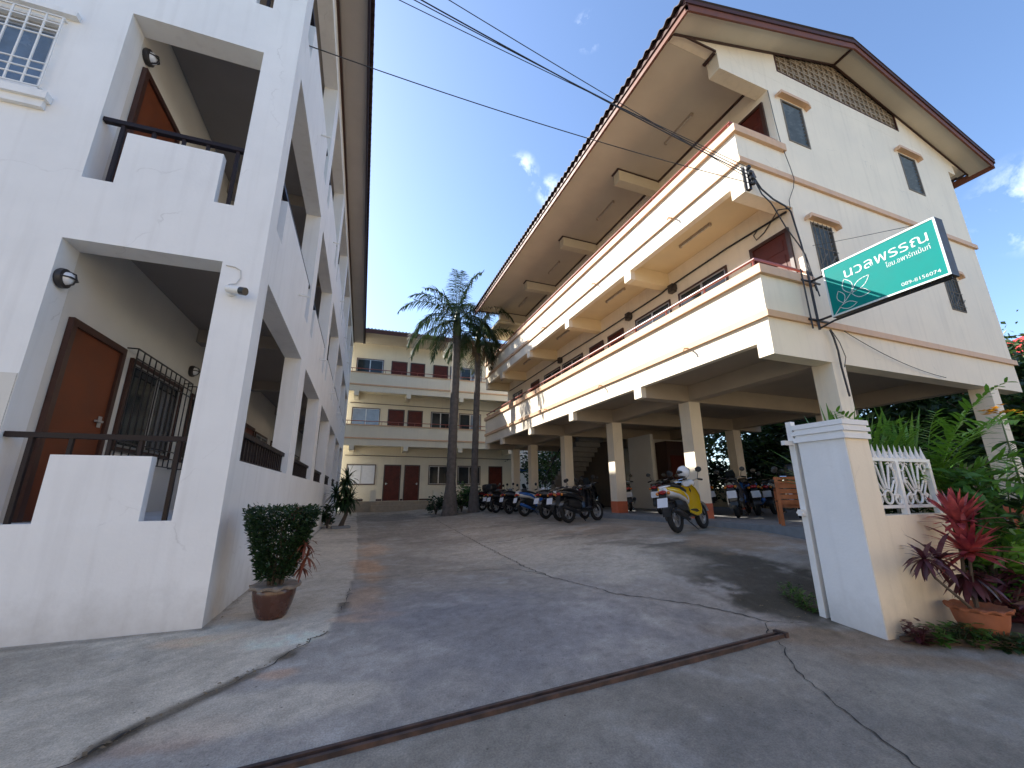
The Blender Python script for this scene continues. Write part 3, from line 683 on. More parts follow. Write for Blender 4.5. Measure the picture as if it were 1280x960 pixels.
# raised terrace and steps in front of it
w = MB(); w.box(-.95, 9.4, 25.3, WY-.004, -1.3, -.392); w.box(.55, 4.4, 24.95, 25.298, -1.3, -.62)
tr = single(w, 'terrace', M_step, 'raised concrete terrace with a step along the far block', 'terrace', (3, 25.3, -1.0), left=True); tr['kind'] = 'structure'; del tr['label']; del tr['category']
for x, s_ in ((.62, 'left'), (4.2, 'right')):
    w = MB(); w.box(x-.17, x+.17, 25.32, 25.62, -.39, .17); w.box(x-.19, x+.19, 25.30, 25.64, .171, .20)
    single(w, 'terrace_post', M_farcream, 'low square cream post at the %s end of the terrace step' % s_, 'post', (x, 25.4, -.39), 'posts beside the terrace step', left=True)

# ================================================================ RIGHT BUILDING (world coordinates)
RX, RY, R2 = 6.44, 4.49, 20.75
RB = thing('apartment_building', 'cream gabled apartment block on columns at the right, with long balconies and brown roof', 'building', (10.5, 12, -.7))
WX = 7.72
NB = [4.49, 7.95, 11.34, 14.70, 18.10]
# columns
for yi, y in enumerate(NB+[20.4]):
    for xi, x in enumerate((7.9, 13.25)):
        y1 = y+(.36 if yi < 5 else .34)
        c = MB(); c.box(x, x+.36, y+.003, y1, -.9, 2.262)
        col = c.build('column', M_cream, RB)
        b = MB(); b.box(x-.006, x+.366, y-.003, y1+.006, -.9, -.27); b.build('painted_band', M_orange, col)
# floor slabs, beams
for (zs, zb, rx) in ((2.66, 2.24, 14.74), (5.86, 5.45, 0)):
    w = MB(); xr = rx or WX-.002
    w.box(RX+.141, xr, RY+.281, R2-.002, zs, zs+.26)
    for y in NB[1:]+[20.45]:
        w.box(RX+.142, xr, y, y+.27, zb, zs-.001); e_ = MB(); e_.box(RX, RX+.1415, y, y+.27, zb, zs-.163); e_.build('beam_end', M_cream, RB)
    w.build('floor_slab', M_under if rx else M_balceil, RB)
for x in (7.9, 13.25):
    ys_ = NB+[20.45]
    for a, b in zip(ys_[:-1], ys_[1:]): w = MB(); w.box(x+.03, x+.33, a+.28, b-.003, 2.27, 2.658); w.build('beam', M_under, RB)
# balconies
def balcony(zb, zt, zc, zcap, zbm):
    w = MB()
    w.box(RX, RX+.14, RY+.282, R2, zb, zb+.45); w.box(RX, RX+.14, RY, R2, zb+.4515, zc)
    w.box(RX+.141, WX-.001, RY, RY+.14, zb+.4515, zc)
    
    bal = w.build('balcony', M_cream, RB)
    t = MB(); t.box(RX-.055, RX-.002, RY-.002, R2, zt-.005, zt+.115); t.build('trim', M_salmon, bal)
    t = MB(); t.box(RX-.07, RX+.20, RY-.07, R2, zc+.002, zcap); t.box(RX+.201, WX+.10, RY-.07, RY+.20, zc+.002, zcap); t.build('coping', M_salmon, bal)
    t = MB(); zr = zcap+.17; t.tube([(RX+.02, R2-.1, zr), (RX+.02, RY+.06, zr), (WX-.02, RY+.06, zr)], .028, 7)
    y = RY+.10
    while y < R2: t.tube([(RX+.02, y, zcap), (RX+.02, y, zr)], .02, 6); y += 1.13
    t.build('railing', M_redrail, bal)
    for y in (6.28, 9.55, 13.15, 16.5): s_ = MB(); s_.tube([(RX+.002, y, zt-.0+.03), (RX-.16, y, zt+.0), (RX-.17, y, zt-.05)], .019, 7); s_.build('water_spout', M_salmon, bal)
balcony(2.50, 2.91, 3.72, 3.89, 2.24)
balcony(5.70, 6.10, 6.80, 6.97, 5.45)
# gable wall
fnG = lambda u, v, t: (u, RY+t, v)
roofz = lambda x: 10.50-.315*abs(x-10.5)
w = MB()
lw_ = [(8.09, 8.77, 7.22, 8.34), (12.38, 13.09, 7.26, 8.38), (8.17, 8.82, 4.06, 5.24), (12.68, 13.28, 4.05, 4.98)]
w.panel(fnG, (WX, 14.75), (2.951, 8.86), lw_, .0, .2)
w.panel(fnG, (RX, 14.75), (2.24, 2.95), [], .0, .28)
w.box(RX, WX-.001, RY, RY+.28, 5.45, 6.15)
# upper gable with the opening for the vent blocks
ap = [(5.27, 8.86), (6.32, 8.86), (6.32, 8.861), (8.21, 8.861), (8.21, roofz(8.21)-.02), (5.27, 8.861)]
w.prism([(5.27, 8.8625), (8.21, 8.8625), (8.21, roofz(8.21)-.03)], fnG, .0, .2)
w.prism([(12.74, 8.8625), (15.85, 8.8625), (12.74, roofz(12.74)-.03)], fnG, .0, .2)
w.box(8.21, 12.74, RY, RY+.2, 8.862, 9.22)
w.prism([(6.35, 8.44), (WX-.001, 8.44), (WX-.001, 8.861), (6.35, 8.861)], fnG, .0, .27)
w.prism([(14.751, 8.55), (15.1, 8.55), (15.1, 8.861), (14.751, 8.861)], fnG, .0, .2)
w.box(14.55, 14.75, RY+.201, R2, 2.66, 8.86)
w.box(WX, 14.55, R2-.2, R2, 2.93, 8.86)
gab = w.build('gable_wall', M_cream, RB)
t = MB(); t.box(RX-.055, 14.82, RY-.055, RY-.002, 2.906, 3.024); t.box(RX-.055, 14.82, RY-.055, RY-.002, 6.096, 6.214); t.build('trim', M_salmon, RB)
# vent block panel
v = MB(); v.prism([(8.212, 9.222), (12.738, 9.222), (12.738, roofz(12.738)-.04), (10.5, roofz(10.5)-.04), (8.212, roofz(8.212)-.04)], fnG, .14, .16)
vp = v.build('vent_panel', M_blockd, RB)
v = MB(); nb = 22; dx = (12.738-8.212)/nb
for i in range(nb):
    x = 8.212+dx*(i+.5); x0, x1 = x-dx/2, x+dx/2; zt = min(roofz(x0), roofz(x1))-.045; z = 9.222
    wd = .03 if i != 11 else .085
    v.box(x0, x0+wd, RY+.03, RY+.135, 9.222, zt); v.box(x1-.012, x1, RY+.03, RY+.135, 9.222, zt)
    while z < zt-.04:
        h = .20; z1 = min(z+h, zt)
        v.box(x0+wd, x1-.012, RY+.03, RY+.135, z, min(z+.045, zt))
        if z1-z > .15:
            v.box(x-.012, x+.02, RY+.05, RY+.135, z+.045, z1); v.box(x0+wd, x-.012, RY+.05, RY+.135, z+.115, z+.145); v.box(x+.02, x1-.012, RY+.05, RY+.135, z+.115, z+.145)
        z += h
    v.box(x0+wd, x1-.012, RY+.03, RY+.135, zt-.03, zt)
v.build('vent_block', M_block, vp)
v = MB(); v.box(8.195, 8.235, RY-.008, RY+.02, 9.222, roofz(8.2)-.05); v.box(12.715, 12.755, RY-.008, RY+.02, 9.222, roofz(12.755)-.05); v.box(8.195, 12.755, RY-.008, RY+.02, 9.19, 9.221); v.build('vent_frame', M_brown, vp)
# louvred gable windows
for k, (a, b, c, d) in enumerate(lw_):
    f = MB(); y0, y1 = RY-.012, RY+.12
    f.box(a, a+.035, y0, y1, c, d); f.box(b-.035, b, y0, y1, c, d); f.box(a+.035, b-.035, y0, y1, c, c+.035); f.box(a+.035, b-.035, y0, y1, d-.035, d)
    win = f.build('louvre_window', M_oldwood, RB)
    g = MB(); n = 11
    for i in range(n):
        z = c+.05+(d-c-.1)*(i+.5)/n; g.obox(((a+b)/2, RY+.055, z), ((b-a)/2-.04, 0, 0), (0, .045, -.036), (0, .0016, .002))
    g.build('louvre', M_louver, win)
    bk = MB(); bk.box(a+.035, b-.035, RY+.125, RY+.13, c+.035, d-.035); bk.build('backing', M_glass, win)
    h = MB(); h.box(a-.09, b+.09, RY-.115, RY-.002, d+.05, d+.12); h.prism([(a-.16, d-.03), (a-.09, d+.05), (a-.09, d+.12), (a-.16, d+.04)], fnG, -.115, -.002); h.prism([(b+.16, d-.03), (b+.16, d+.04), (b+.09, d+.12), (b+.09, d+.05)], fnG, -.115, -.002)
    h.build('hood', M_salmon, win)
    if c < 5:
        gr = MB()
        for i in range(5): x = a+.06+(b-a-.12)*i/4; gr.box(x-.006, x+.006, RY-.035, RY-.023, c, d)
        for z in (c+.12, (c+d)/2, d-.12): gr.box(a, b, RY-.034, RY-.024, z-.006, z+.006)
        for i in range(5): gr.obox(((a+b)/2+(i-2)*.13, RY-.029, c+.25+.16*(i % 2)), (.09, 0, .09), (0, .004, 0), (-.005, 0, .005))
        gr.build('grille', M_oldwood, win)
# corridor wall with doors and windows
w = MB(); w.box(WX+.0, WX+.2, RY+.201, 20.55, 2.93, 8.86); w.build('corridor_wall', M_cream, RB)
fnR = lambda u, z, t: (WX-t, u, z)
for fl, zt in enumerate((5.09, 8.25)):
    for (a, b) in ((4.63, 5.5), (10.09, 10.95), (11.24, 12.12), (16.54, 17.46)): leaf_door(RB, fnR, a, b, zt-2.12, zt, M_rdoor)
    for (a, b) in ((6.12, 7.66), (7.97, 9.48), (12.64, 14.24), (14.46, 16.0), (18.6, 19.9)): slide_window(RB, fnR, a, b, zt-1.25, zt, mf=M_frame)
# soffit boards, beams under the roof, brown joint strips
w = MB(); w.box(5.22, WX-.002, RY+.203, 18.25, 8.862, 8.90); w.box(14.8, 15.8, RY+.203, 18.25, 8.862, 8.90)
w.prism([(5.1, roofz(5.1)-.06), (10.5, roofz(10.5)-.06), (10.5, roofz(10.5)-.03), (5.1, roofz(5.1)-.03)], fnG, -.46, -.002)
w.prism([(10.5, roofz(10.5)-.06), (15.9, roofz(15.9)-.06), (15.9, roofz(15.9)-.03), (10.5, roofz(10.5)-.03)], fnG, -.46, -.002)
w.build('soffit', M_soffit, RB)
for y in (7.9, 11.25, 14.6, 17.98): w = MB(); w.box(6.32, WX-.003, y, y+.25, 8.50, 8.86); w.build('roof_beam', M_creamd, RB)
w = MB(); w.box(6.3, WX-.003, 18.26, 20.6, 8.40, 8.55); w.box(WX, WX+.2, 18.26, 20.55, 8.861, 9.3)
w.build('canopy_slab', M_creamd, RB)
w = MB()
for y in (7.9, 11.25, 14.6, 17.98):
    w.box(6.27, 6.316, y-.03, y+.28, 8.83, 8.861); w.box(6.316, WX-.05, y-.03, y-.003, 8.835, 8.861)
w.box(WX-.05, WX-.004, RY+.3, 18.2, 8.82, 8.861); w.box(6.27, 6.33, RY+.02, RY+.30, 8.82, 8.861); w.box(5.24, 6.3, RY-.03, RY-.004, 8.82, 8.861)
w.box(5.22, WX-.004, 18.19, 18.25, 8.82, 8.861)
for s_ in (-1, 1):
    x1 = 10.5+s_*5.3; w.prism([(10.5, roofz(10.5)-.10), (x1, roofz(x1)-.10), (x1, roofz(x1)-.062), (10.5, roofz(10.5)-.062)], fnG, -.035, -.003)
w.box(10.475, 10.525, RY-.45, RY-.04, roofz(10.5)-.105, roofz(10.5)-.062)
w.build('joint_strip', M_dkbrown, RB)
# roof sheet, verge and fascia
corrug_roof(RB, 'roof', 3.97, 18.35, [(4.96, 8.885), (10.5, 10.66), (16.04, 8.9)], M_tile, pitch=.21, amp=.035)
w = MB()
w.box(5.06, 5.10, 3.99, 18.3, 8.62, 8.745); w.box(15.9, 15.94, 3.99, 18.3, 8.62, 8.82)
for s_ in (-1, 1):
    x1 = 10.5+s_*5.44
    w.prism([(10.5, roofz(10.5)-.15), (x1, roofz(x1)-.15), (x1, roofz(x1)-.0), (10.5, roofz(10.5)-.0)], fnG, -.50, -.463)
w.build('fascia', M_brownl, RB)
w = MB()
w.box(5.03, 5.099, 3.98, 18.3, 8.748, 8.84); w.box(5.101, 5.22, RY-.45, 18.25, 8.80, 8.86)
for s_ in (-1, 1):
    x1 = 10.5+s_*5.48
    w.prism([(10.5, roofz(10.5)+.003), (x1, roofz(x1)+.003), (x1, roofz(x1)+.09), (10.5, roofz(10.5)+.09)], fnG, -.525, -.463)
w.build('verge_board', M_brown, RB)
# parking slab under the building
w = MB()
w.box(7.72, 14.9, 4.75, 20.9, -1.2, -.62)
sl = w.build('parking_slab', M_slab); sl.location.z = Z0; sl['kind'] = 'structure'
w = MB(); w.box(7.60, 7.716, 4.7, 8.0-.02, -1.2, -.635); w.box(7.60, 7.716, 8.0, 20.9, -1.2, -.64); k = w.build('kerb', M_kerb); k.location.z = Z0; k['kind'] = 'structure'
# partition walls and stair under the building
w = MB(); w.box(11.0, 11.14, 13.3, 14.75, -.62, 2.26); w.box(11.141, 14.6, 14.6, 14.75, -.62, 2.26)
single(w, 'partition_wall', M_whitec, 'plain white partition wall under the raised block behind the parked bikes', 'wall', (11.1, 14, -.62))
w = MB(); w.box(12.3, 13.7, 13.9, 14.59, -.62, 2.1)
st = single(w, 'store_room', M_dkbrown, 'dark brown boarded store room under the raised block', 'store room', (13.0, 14.2, -.62))
d_ = MB(); d_.box(12.45, 13.35, 13.87, 13.898, -.6, 1.5); d_.build('door', M_rdoor, st)
stc = MB()
for i in range(15):
    stc.box(9.4, 10.7, 20.2-i*.27-.27, 20.2-i*.27, -.62+i*.205, -.62+(i+1)*.205)
sto = single(stc, 'staircase', M_dark if False else M_slab, 'dark open staircase rising under the far end of the raised block', 'staircase', (10, 18, -.62))
rr_ = MB(); rr_.tube([(9.42, 20.2, .5), (9.42, 16.2, 3.4)], .03, 6)
for i in range(8): rr_.tube([(9.42, 20.1-i*.54, -.5+i*.41), (9.42, 20.1-i*.54, .52+i*.39)], .015, 5)
rr_.build('stair_rail', M_black, sto)
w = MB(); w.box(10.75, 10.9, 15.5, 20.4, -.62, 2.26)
single(w, 'back_wall', mat('shade_dark_back_wall', (.10, .08, .06), .85, var=.15), 'cream wall coloured dark for shade behind the staircase under the raised block', 'wall', (10.8, 18, -.62))  # shade beside the stair is put into this cream wall's colour

# ================================================================ SMALL THINGS ON THE BUILDINGS
def orient(o, rz): o.rotation_euler = (0, 0, rz)
def bulkhead(x, y, z, label):
    t = thing('wall_lamp', label, 'wall lamp', (x, y, z), left=True, group='bulkhead wall lamps')
    b = MB(); b.lathe([(.085, 0), (.095, .02), (.09, .05), (.06, .06)], (x, y, z), 20, 'x'); b.build('housing', M_black, t, smooth=True)
    g = MB(); g.lathe([(.065, .055), (.06, .085), (.035, .105), (0.0005, .112)], (x, y, z), 18, 'x'); g.build('glass', M_lclear, t, smooth=True)
    c = MB()
    for a in (0, math.pi/2): c.tube([(x+.05, y+.075*math.cos(a), z+.075*math.sin(a)), (x+.11, y+.05*math.cos(a), z+.05*math.sin(a)), (x+.125, y, z), (x+.11, y-.05*math.cos(a), z-.05*math.sin(a)), (x+.05, y-.075*math.cos(a), z-.075*math.sin(a))], .008, 6)
    c.build('guard', M_black, t)
bulkhead(-2.79, 4.86, 5.30-.33, 'black bulkhead lamp above the balcony door of the white block, upper storey')
bulkhead(-2.79, 4.60, 1.95, 'black bulkhead lamp beside the near ground-floor door of the white block')
bulkhead(-2.79, 7.78, 1.96, 'black bulkhead lamp past the grilled window on the corridor wall')
# security camera on the corner pillar
t = thing('security_camera', 'white bullet security camera with black hood on the corner of the white block', 'security camera', (-1.37, 4.49, 2.0), left=True)
b = MB(); b.lathe([(.05, 0), (.05, -.015), (.03, -.03)], (-1.40, 4.488, 1.985), 14, 'y'); b.tube([(-1.40, 4.46, 1.985), (-1.39, 4.42, 1.97), (-1.37, 4.40, 1.965)], .014, 8); b.build('mount', M_whitem, t)
b = MB(); b.tube([(-1.42, 4.42, 1.985), (-1.29, 4.36, 1.955)], .036, 12); b.build('camera_body', M_whitem, t)
b = MB(); b.tube([(-1.29, 4.36, 1.955), (-1.24, 4.337, 1.943)], .040, 12); b.build('lens_hood', M_blackp, t)
c = MB(); c.tube([(-1.49, 4.483, 2.27), (-1.41, 4.483, 2.265), (-1.355, 4.483, 2.235), (-1.345, 4.483, 2.15), (-1.37, 4.478, 2.08), (-1.42, 4.47, 2.06), (-1.45, 4.45, 2.02), (-1.44, 4.43, 1.99)], .006, 5)
single(c, 'cable', mat('white_cable', (.55, .54, .52), .5), 'thin pale cable looping down the white pillar to the security camera', 'cable', (-1.4, 4.48, 2.0), left=True)
# fluorescent fittings
def tube_light(x, y, z, label, L=.95):
    t = thing('ceiling_light', label, 'ceiling light', (x, y, z), group='fluorescent battens of the cream block')
    b = MB(); b.box(x-.03, x+.03, y-L/2, y+L/2, z-.035, z-.001); b.box(x-.03, x+.03, y-L/2, y-L/2+.04, z-.075, z-.035); b.box(x-.03, x+.03, y+L/2-.04, y+L/2, z-.075, z-.035); b.build('batten', M_tube, t)
    b = MB(); b.tube([(x, y-L/2+.04, z-.058), (x, y+L/2-.04, z-.058)], .014, 8); b.build('tube', mat('unlit_tube', (.6, .56, .5), .3), t)
names = ['first', 'second', 'third', 'fourth', 'fifth']
for i, y in enumerate((6.24, 9.51, 13.2, 16.5)): tube_light(6.93, y, 8.86, 'unlit fluorescent batten on the roof soffit, %s bay from the street' % names[i])
for i, y in enumerate((6.3, 9.5, 12.9, 16.3, 19.4)): tube_light(7.05, y, 5.858, 'unlit fluorescent batten over the middle balcony, %s bay from the street' % names[i])
tube_light(6.95, 19.4, 8.398, 'unlit fluorescent batten under the flat canopy at the far end')
# meter boxes on the corridor wall with their cable
for y, n in ((7.80, 'nearer'), (9.72, 'middle'), (14.35, 'farther')):
    b = MB(); b.box(WX-.14, WX-.003, y-.09, y+.09, 5.20, 5.42); b.box(WX-.12, WX-.02, y-.13, y-.092, 5.24, 5.38); b.tube([(WX-.14, y, 5.31), (WX-.175, y, 5.31)], .055, 12)
    single(b, 'electric_meter', M_signbox, 'small dark electric meter on the middle corridor wall, %s one' % n, 'meter', (WX, y, 5.2), group='electric meters on the corridor wall')
def sag(a, b, s, n=24):
    a, b = Vector(a), Vector(b); return [a.lerp(b, i/n)-Vector((0, 0, 4*s*(i/n)*(1-i/n))) for i in range(n+1)]
def cable(pts, r, label, base=None, m=None):
    c = MB(); c.tube(pts, r, 5); return single(c, 'cable', m or M_cable, label, 'cable', base or tuple(pts[0]))
cable([(WX-.03, 4.6, 5.42), (WX-.03, 6.0, 5.47), (WX-.03, 7.9, 5.44), (WX-.03, 8.3, 5.40), (WX-.03, 11.0, 5.38), (WX-.03, 14.7, 5.42), (WX-.03, 18, 5.40), (WX-.03, 20.4, 5.42)], .022, 'thick black cable running along the middle corridor wall above the doors')
# service bracket and overhead wires
ins = thing('cable_bracket', 'black cable clamp bracket with wires under the upper trim of the gable', 'bracket', (6.55, 4.49, 5.9))
b = MB(); b.box(6.48, 6.56, 4.42, 4.488, 5.48, 5.98); b.build('plate', M_black, ins)
b = MB()
for k in range(4): b.ball((6.50+.02*k, 4.38, 5.92-.11*k), .045, .045, .05, 10, 6)
b.obox((6.60, 4.40, 5.78), (.06, .02, .05), (0, .03, 0), (-.03, 0, .07)); b.build('insulator', M_blackp, ins)
def overhead(px0, zfar, a, s, label, r=.011, ext=1.25):
    d = pxdir(*px0); d = d/d.z*zfar; a = Vector(a); e = a+(d-a)*ext
    p = sag(a, e, s); cable(p, r, label, base=tuple(a))
A = (6.48, 4.38, 5.8)
overhead((478, -12), 7.2, (6.48, 4.37, 5.90), .04, 'uppermost overhead wire of the bundle reaching the gable bracket', .0065)
overhead((500, -12), 7.1, (6.50, 4.37, 5.80), .06, 'second overhead wire of the bundle reaching the gable bracket', .0075)
overhead((512, -12), 7.0, (6.52, 4.37, 5.72), .09, 'thick overhead wire in the middle of the bundle at the gable bracket', .010)
overhead((545, -12), 6.9, (6.54, 4.37, 5.62), .05, 'lowest overhead wire of the bundle reaching the gable bracket', .0065)
overhead((245, -8), 6.6, (6.50, 4.37, 5.55), .28, 'lone sagging overhead wire crossing in front of the white block', .0075)
cable([(6.60, 4.40, 5.78), (6.80, 4.42, 5.56), (7.10, 4.43, 5.42), (7.42, 4.44, 5.37), (7.56, 4.44, 5.28), (7.60, 4.44, 5.0), (7.66, 4.44, 4.6), (7.70, 4.44, 4.1), (7.80, 4.42, 3.6)], .016, 'black cable drooping from the bracket down the gable corner to the sign')
cable([(6.62, 4.40, 5.70), (6.78, 4.41, 5.42), (7.0, 4.42, 5.30), (7.14, 4.42, 5.08), (7.3, 4.43, 4.85), (7.56, 4.43, 4.55), (7.70, 4.43, 4.35), (7.78, 4.43, 3.9), (7.84, 4.42, 3.5)], .012, 'thinner cable swinging below the balcony corner to the sign')
cable([(7.57, 4.45, 5.36), (7.45, 4.6, 5.40), (7.69, 4.9, 5.44), (7.69, 5.1, 5.28), (7.69, 5.3, 5.22), (7.69, 5.35, 5.36), (7.69, 5.2, 5.46)], .012, 'short cable coil hanging at the balcony corner above the door')
cable([(7.70, 4.47, 8.40), (7.72, 4.47, 7.6), (7.74, 4.46, 7.0), (7.80, 4.42, 6.4), (7.83, 4.41, 6.1), (7.80, 4.44, 5.9), (7.60, 4.45, 5.55), (7.58, 4.45, 5.36)], .007, 'thin wire running down the edge of the gable from the roof')
cable([(7.92, 4.42, 2.85), (7.98, 4.42, 2.7), (8.02, 4.42, 2.45), (8.03, 4.43, 2.15), (8.02, 4.40, 1.6)], .017, 'black cable hanging below the sign onto the corner column')
cable([(7.95, 4.42, 2.85), (8.12, 4.42, 2.62), (8.2, 4.42, 2.35), (8.10, 4.42, 2.15)], .007, 'thin looped wire below the sign at the corner column')
cable(sag((8.35, 4.43, 2.88), (11.4, 4.43, 2.27), .12), .007, 'thin wire sagging across the lower gable beam')
cable([(8.0, 4.44, 4.62), (7.6, 3.6, 4.15), (7.6, 2.75, 3.84)], .005, 'thin stay wire from the gable window to the top of the sign')
# ---------------------------------------------------------------- sign
sx, sx1, sy0, sy1, sz0, sz1 = 7.55, 7.75, 2.57, 4.13, 2.905, 3.83
sg = thing('sign_board', 'teal sign with white Thai lettering and leaf drawing, sticking out from the gable', 'sign', (7.65, 4.2, 2.9))
b = MB(); b.box(sx, sx1, sy0, sy1, sz0, sz1); b.build('sign_box', M_signbox, sg)
b = MB(); b.box(sx-.006, sx-.001, sy0+.028, sy1-.028, sz0+.028, sz1-.028); b.build('face', M_teal, sg)
b = MB(); b.box(sx-.012, sx-.001, sy0, sy0+.026, sz0, sz1); b.box(sx-.012, sx-.001, sy1-.026, sy1, sz0, sz1); b.box(sx-.012, sx-.001, sy0+.026, sy1-.026, sz0, sz0+.026); b.box(sx-.012, sx-.001, sy0+.026, sy1-.026, sz1-.026, sz1); b.build('border', M_tealw, sg)
def text_mesh(body, size, name, m, parent, place, bold=0.0, sx_=1.0, fit=None):
    cu = bpy.data.curves.new(name, 'FONT'); cu.body = body; cu.size = size; cu.extrude = 0.0; cu.offset = bold
    to = bpy.data.objects.new(name, cu); C.objects.link(to); bpy.context.view_layer.update()
    me = bpy.data.meshes.new_from_object(to.evaluated_get(bpy.context.evaluated_depsgraph_get()))
    bpy.data.objects.remove(to); bpy.data.curves.remove(cu)
    xsv = [v.co.x for v in me.vertices]; k = 1.0
    if fit and xsv: k = fit/(max(xsv)-min(xsv))
    x0 = min(xsv) if xsv else 0
    mb = MB()
    for i, p in enumerate(me.polygons):        # overlapping strokes of the font must not be coplanar
        q = [place((me.vertices[j].co.x-x0)*k, me.vertices[j].co.y) for j in p.vertices]
        mb.add([(a-8e-5*(i % 9), b, c) for a, b, c in q], [tuple(range(len(q)))])
    bpy.data.meshes.remove(me)
    return mb.build(name, m, parent)
sgp = lambda u, v: (sx-.0085, sy1-.028-u, sz0+.028+v)
text_mesh('นวลพรรณ', .245, 'lettering', M_tealw, sg, lambda x, y: sgp(.29+x, .56+y+x*.02), bold=0, fit=1.12)
text_mesh('โฮม.อพาร์ทเม้นท์', .11, 'lettering', M_tealw, sg, lambda x, y: sgp(.86+x, .44+y+x*.02), bold=0, fit=.55)
text_mesh('089-8156074', .075, 'lettering', M_tealw, sg, lambda x, y: sgp(.98+x, .055+y), bold=0, fit=.46)
lf = MB()
def leafline(c, a, L, Wd):
    c = Vector(c); p = []
    for i in range(19):
        t = i/18*2*math.pi; u = L*(.5-.5*math.cos(t)) ; v = Wd*math.sin(t)*math.sin(u/L*math.pi)**.6
        p.append((c.x+u*math.cos(a)-v*math.sin(a), c.y+u*math.sin(a)+v*math.cos(a)))
    return p
def stroke(pts, w_):
    for (a, b) in zip(pts[:-1], pts[1:]):
        L = math.hypot(b[0]-a[0], b[1]-a[1])
        if L < 1e-6: continue
        nx, ny = -(b[1]-a[1])/L*w_/2, (b[0]-a[0])/L*w_/2; ex, ey = (b[0]-a[0])/L*w_*.3, (b[1]-a[1])/L*w_*.3
        lf.add([sgp(a[0]+nx-ex, a[1]+ny-ey), sgp(a[0]-nx-ex, a[1]-ny-ey), sgp(b[0]-nx+ex, b[1]-ny+ey), sgp(b[0]+nx+ex, b[1]+ny+ey)], [(0, 1, 2, 3)])
stem = [(.03, .0), (.13, .10), (.25, .20), (.32, .27)]; stroke(stem, .011)
for c, a, L, Wd in (((.32, .27), 1.75, .29, .075), ((.34, .28), .55, .33, .065), ((.33, .26), -.35, .27, .07), ((.19, .15), 1.75, .24, .06), ((.12, .10), -.1, .26, .06)):
    stroke(leafline(c, a, L, Wd), .010)
lf.build('leaf_drawing', M_tealw, sg)
b = MB()
for z in (2.98, 3.76): b.tube([(7.65, 4.12, z), (7.65, 4.44, z)], .022, 8); b.tube([(7.40, 4.42, z), (7.92, 4.42, z)], .02, 8)
for x in (7.44, 7.62): b.tube([(x, 4.41, 2.80), (x, 4.41, 3.98)], .022 if x > 7.5 else .014, 8)
b.tube([(7.62, 4.41, 2.82), (7.62, 4.15, 2.87), (7.62, 2.6, 2.88)], .018, 6); b.build('bracket', M_black, sg)

# ================================================================ GATE PILLAR, WALL, FENCE, GATE
px0, px1, py0, py1 = 4.33, 4.685, 2.50, 2.94
gp = thing('gate_pillar', 'white painted gate pillar with a stepped cap at the right of the driveway', 'pillar', (4.5, 2.7, -1.22))
b = MB(); b.box(px0, px1, py0, py1, -1.6, .487); b.build('shaft', M_white, gp)
b = MB()
for k, (o, z0, z1) in enumerate(((.028, .4875, .535), (.012, .536, .56), (.035, .561, .60), (.012, .601, .62), (.03, .621, .668))):
    b.box(px0-o, px1+o*.4, py0-o, py1+o, z0, z1)
b.build('cap', M_white, gp)
b = MB(); b.box(px0+.013, px1-.001, py0-.004, py0-.001, -1.3, .486); b.build('side_paint', M_cream, gp)
bw = MB(); bw.box(px1+.001, 5.74, py0+.004, py0+.16, -1.6, -.225)
single(bw, 'boundary_wall', M_cream, 'low cream boundary wall under the white ornamental fence beside the gate pillar', 'wall', (5.2, 2.58, -1.2))
fe = thing('ornamental_fence', 'white iron fence panels with fan scrolls and spikes on the low cream wall', 'fence', (5.2, 2.58, -.225))
fy = 2.56
b = MB(); b.box(px1+.002, 5.74, fy-.018, fy+.018, .286, .318); b.box(px1+.002, 5.74, fy-.016, fy+.016, -.165, -.135)
b.build('rail', M_whitem, fe)
for x in (5.14, 5.70):
    b = MB(); b.box(x-.024, x+.024, fy-.024, fy+.024, -.224, .286); b.build('post', M_whitem, fe)
b = MB(); x = 4.74
while x < 5.72:
    b.lathe([(.028, .318), (.022, .34), (.010, .40), (.0006, .455)], (x, fy, 0), 7); x += .092
b.build('spike', M_whitem, fe)
for c0 in (4.92, 5.42):
    b = MB(); zb = -.135
    b.torus((c0, fy, zb+.075), .062, .011, 20, 6)
    for k in range(7):
        a = math.radians(90+(k-3)*26); L = (.21, .30, .37, .40, .37, .30, .21)[k]
        p0 = Vector((c0+.075*math.cos(a), fy, zb+.08+.075*math.sin(a))); p1 = Vector((c0+L*math.cos(a)*.62, fy, zb+.05+L*math.sin(a)))
        b.tube([p0, p1], .0095, 6)
        n = Vector((-math.sin(a), 0, math.cos(a)))*.03
        b.tube([p1+n, p1+Vector((math.cos(a), 0, math.sin(a)))*.035, p1-n], .0085, 5)
    for s_ in (-1, 1):
        b.torus((c0+s_*.155, fy, zb+.052), .045, .009, 16, 6); b.torus((c0+s_*.19, fy, .235), .04, .009, 16, 6)
        b.tube([(c0+s_*.11, fy, zb+.1), (c0+s_*.19, fy, zb+.22), (c0+s_*.17, fy, .20)], .009, 6)
    b.build('fan_scroll', M_whitem, fe)
sgt = thing('sliding_gate', 'white steel sliding gate pushed open behind the gate pillar, end post showing', 'gate', (4.37, 3.03, -1.2))
b = MB(); b.box(4.335, 4.395, 2.985, 3.045, -1.19, .72); b.build('end_post', M_whitem, sgt)
b = MB(); b.box(4.396, 6.4, 3.0, 3.03, -1.10, -1.05); b.box(4.396, 6.4, 3.0, 3.03, .40, .45)
for k in range(14): x = 4.52+k*.14; b.box(x-.01, x+.01, 3.005, 3.025, -1.05, .40)
b.build('frame', M_whitem, sgt)
b = MB(); b.box(4.20, 4.334, 2.99, 3.03, .47, .515); b.build('guide_arm', M_whitem, sgt)
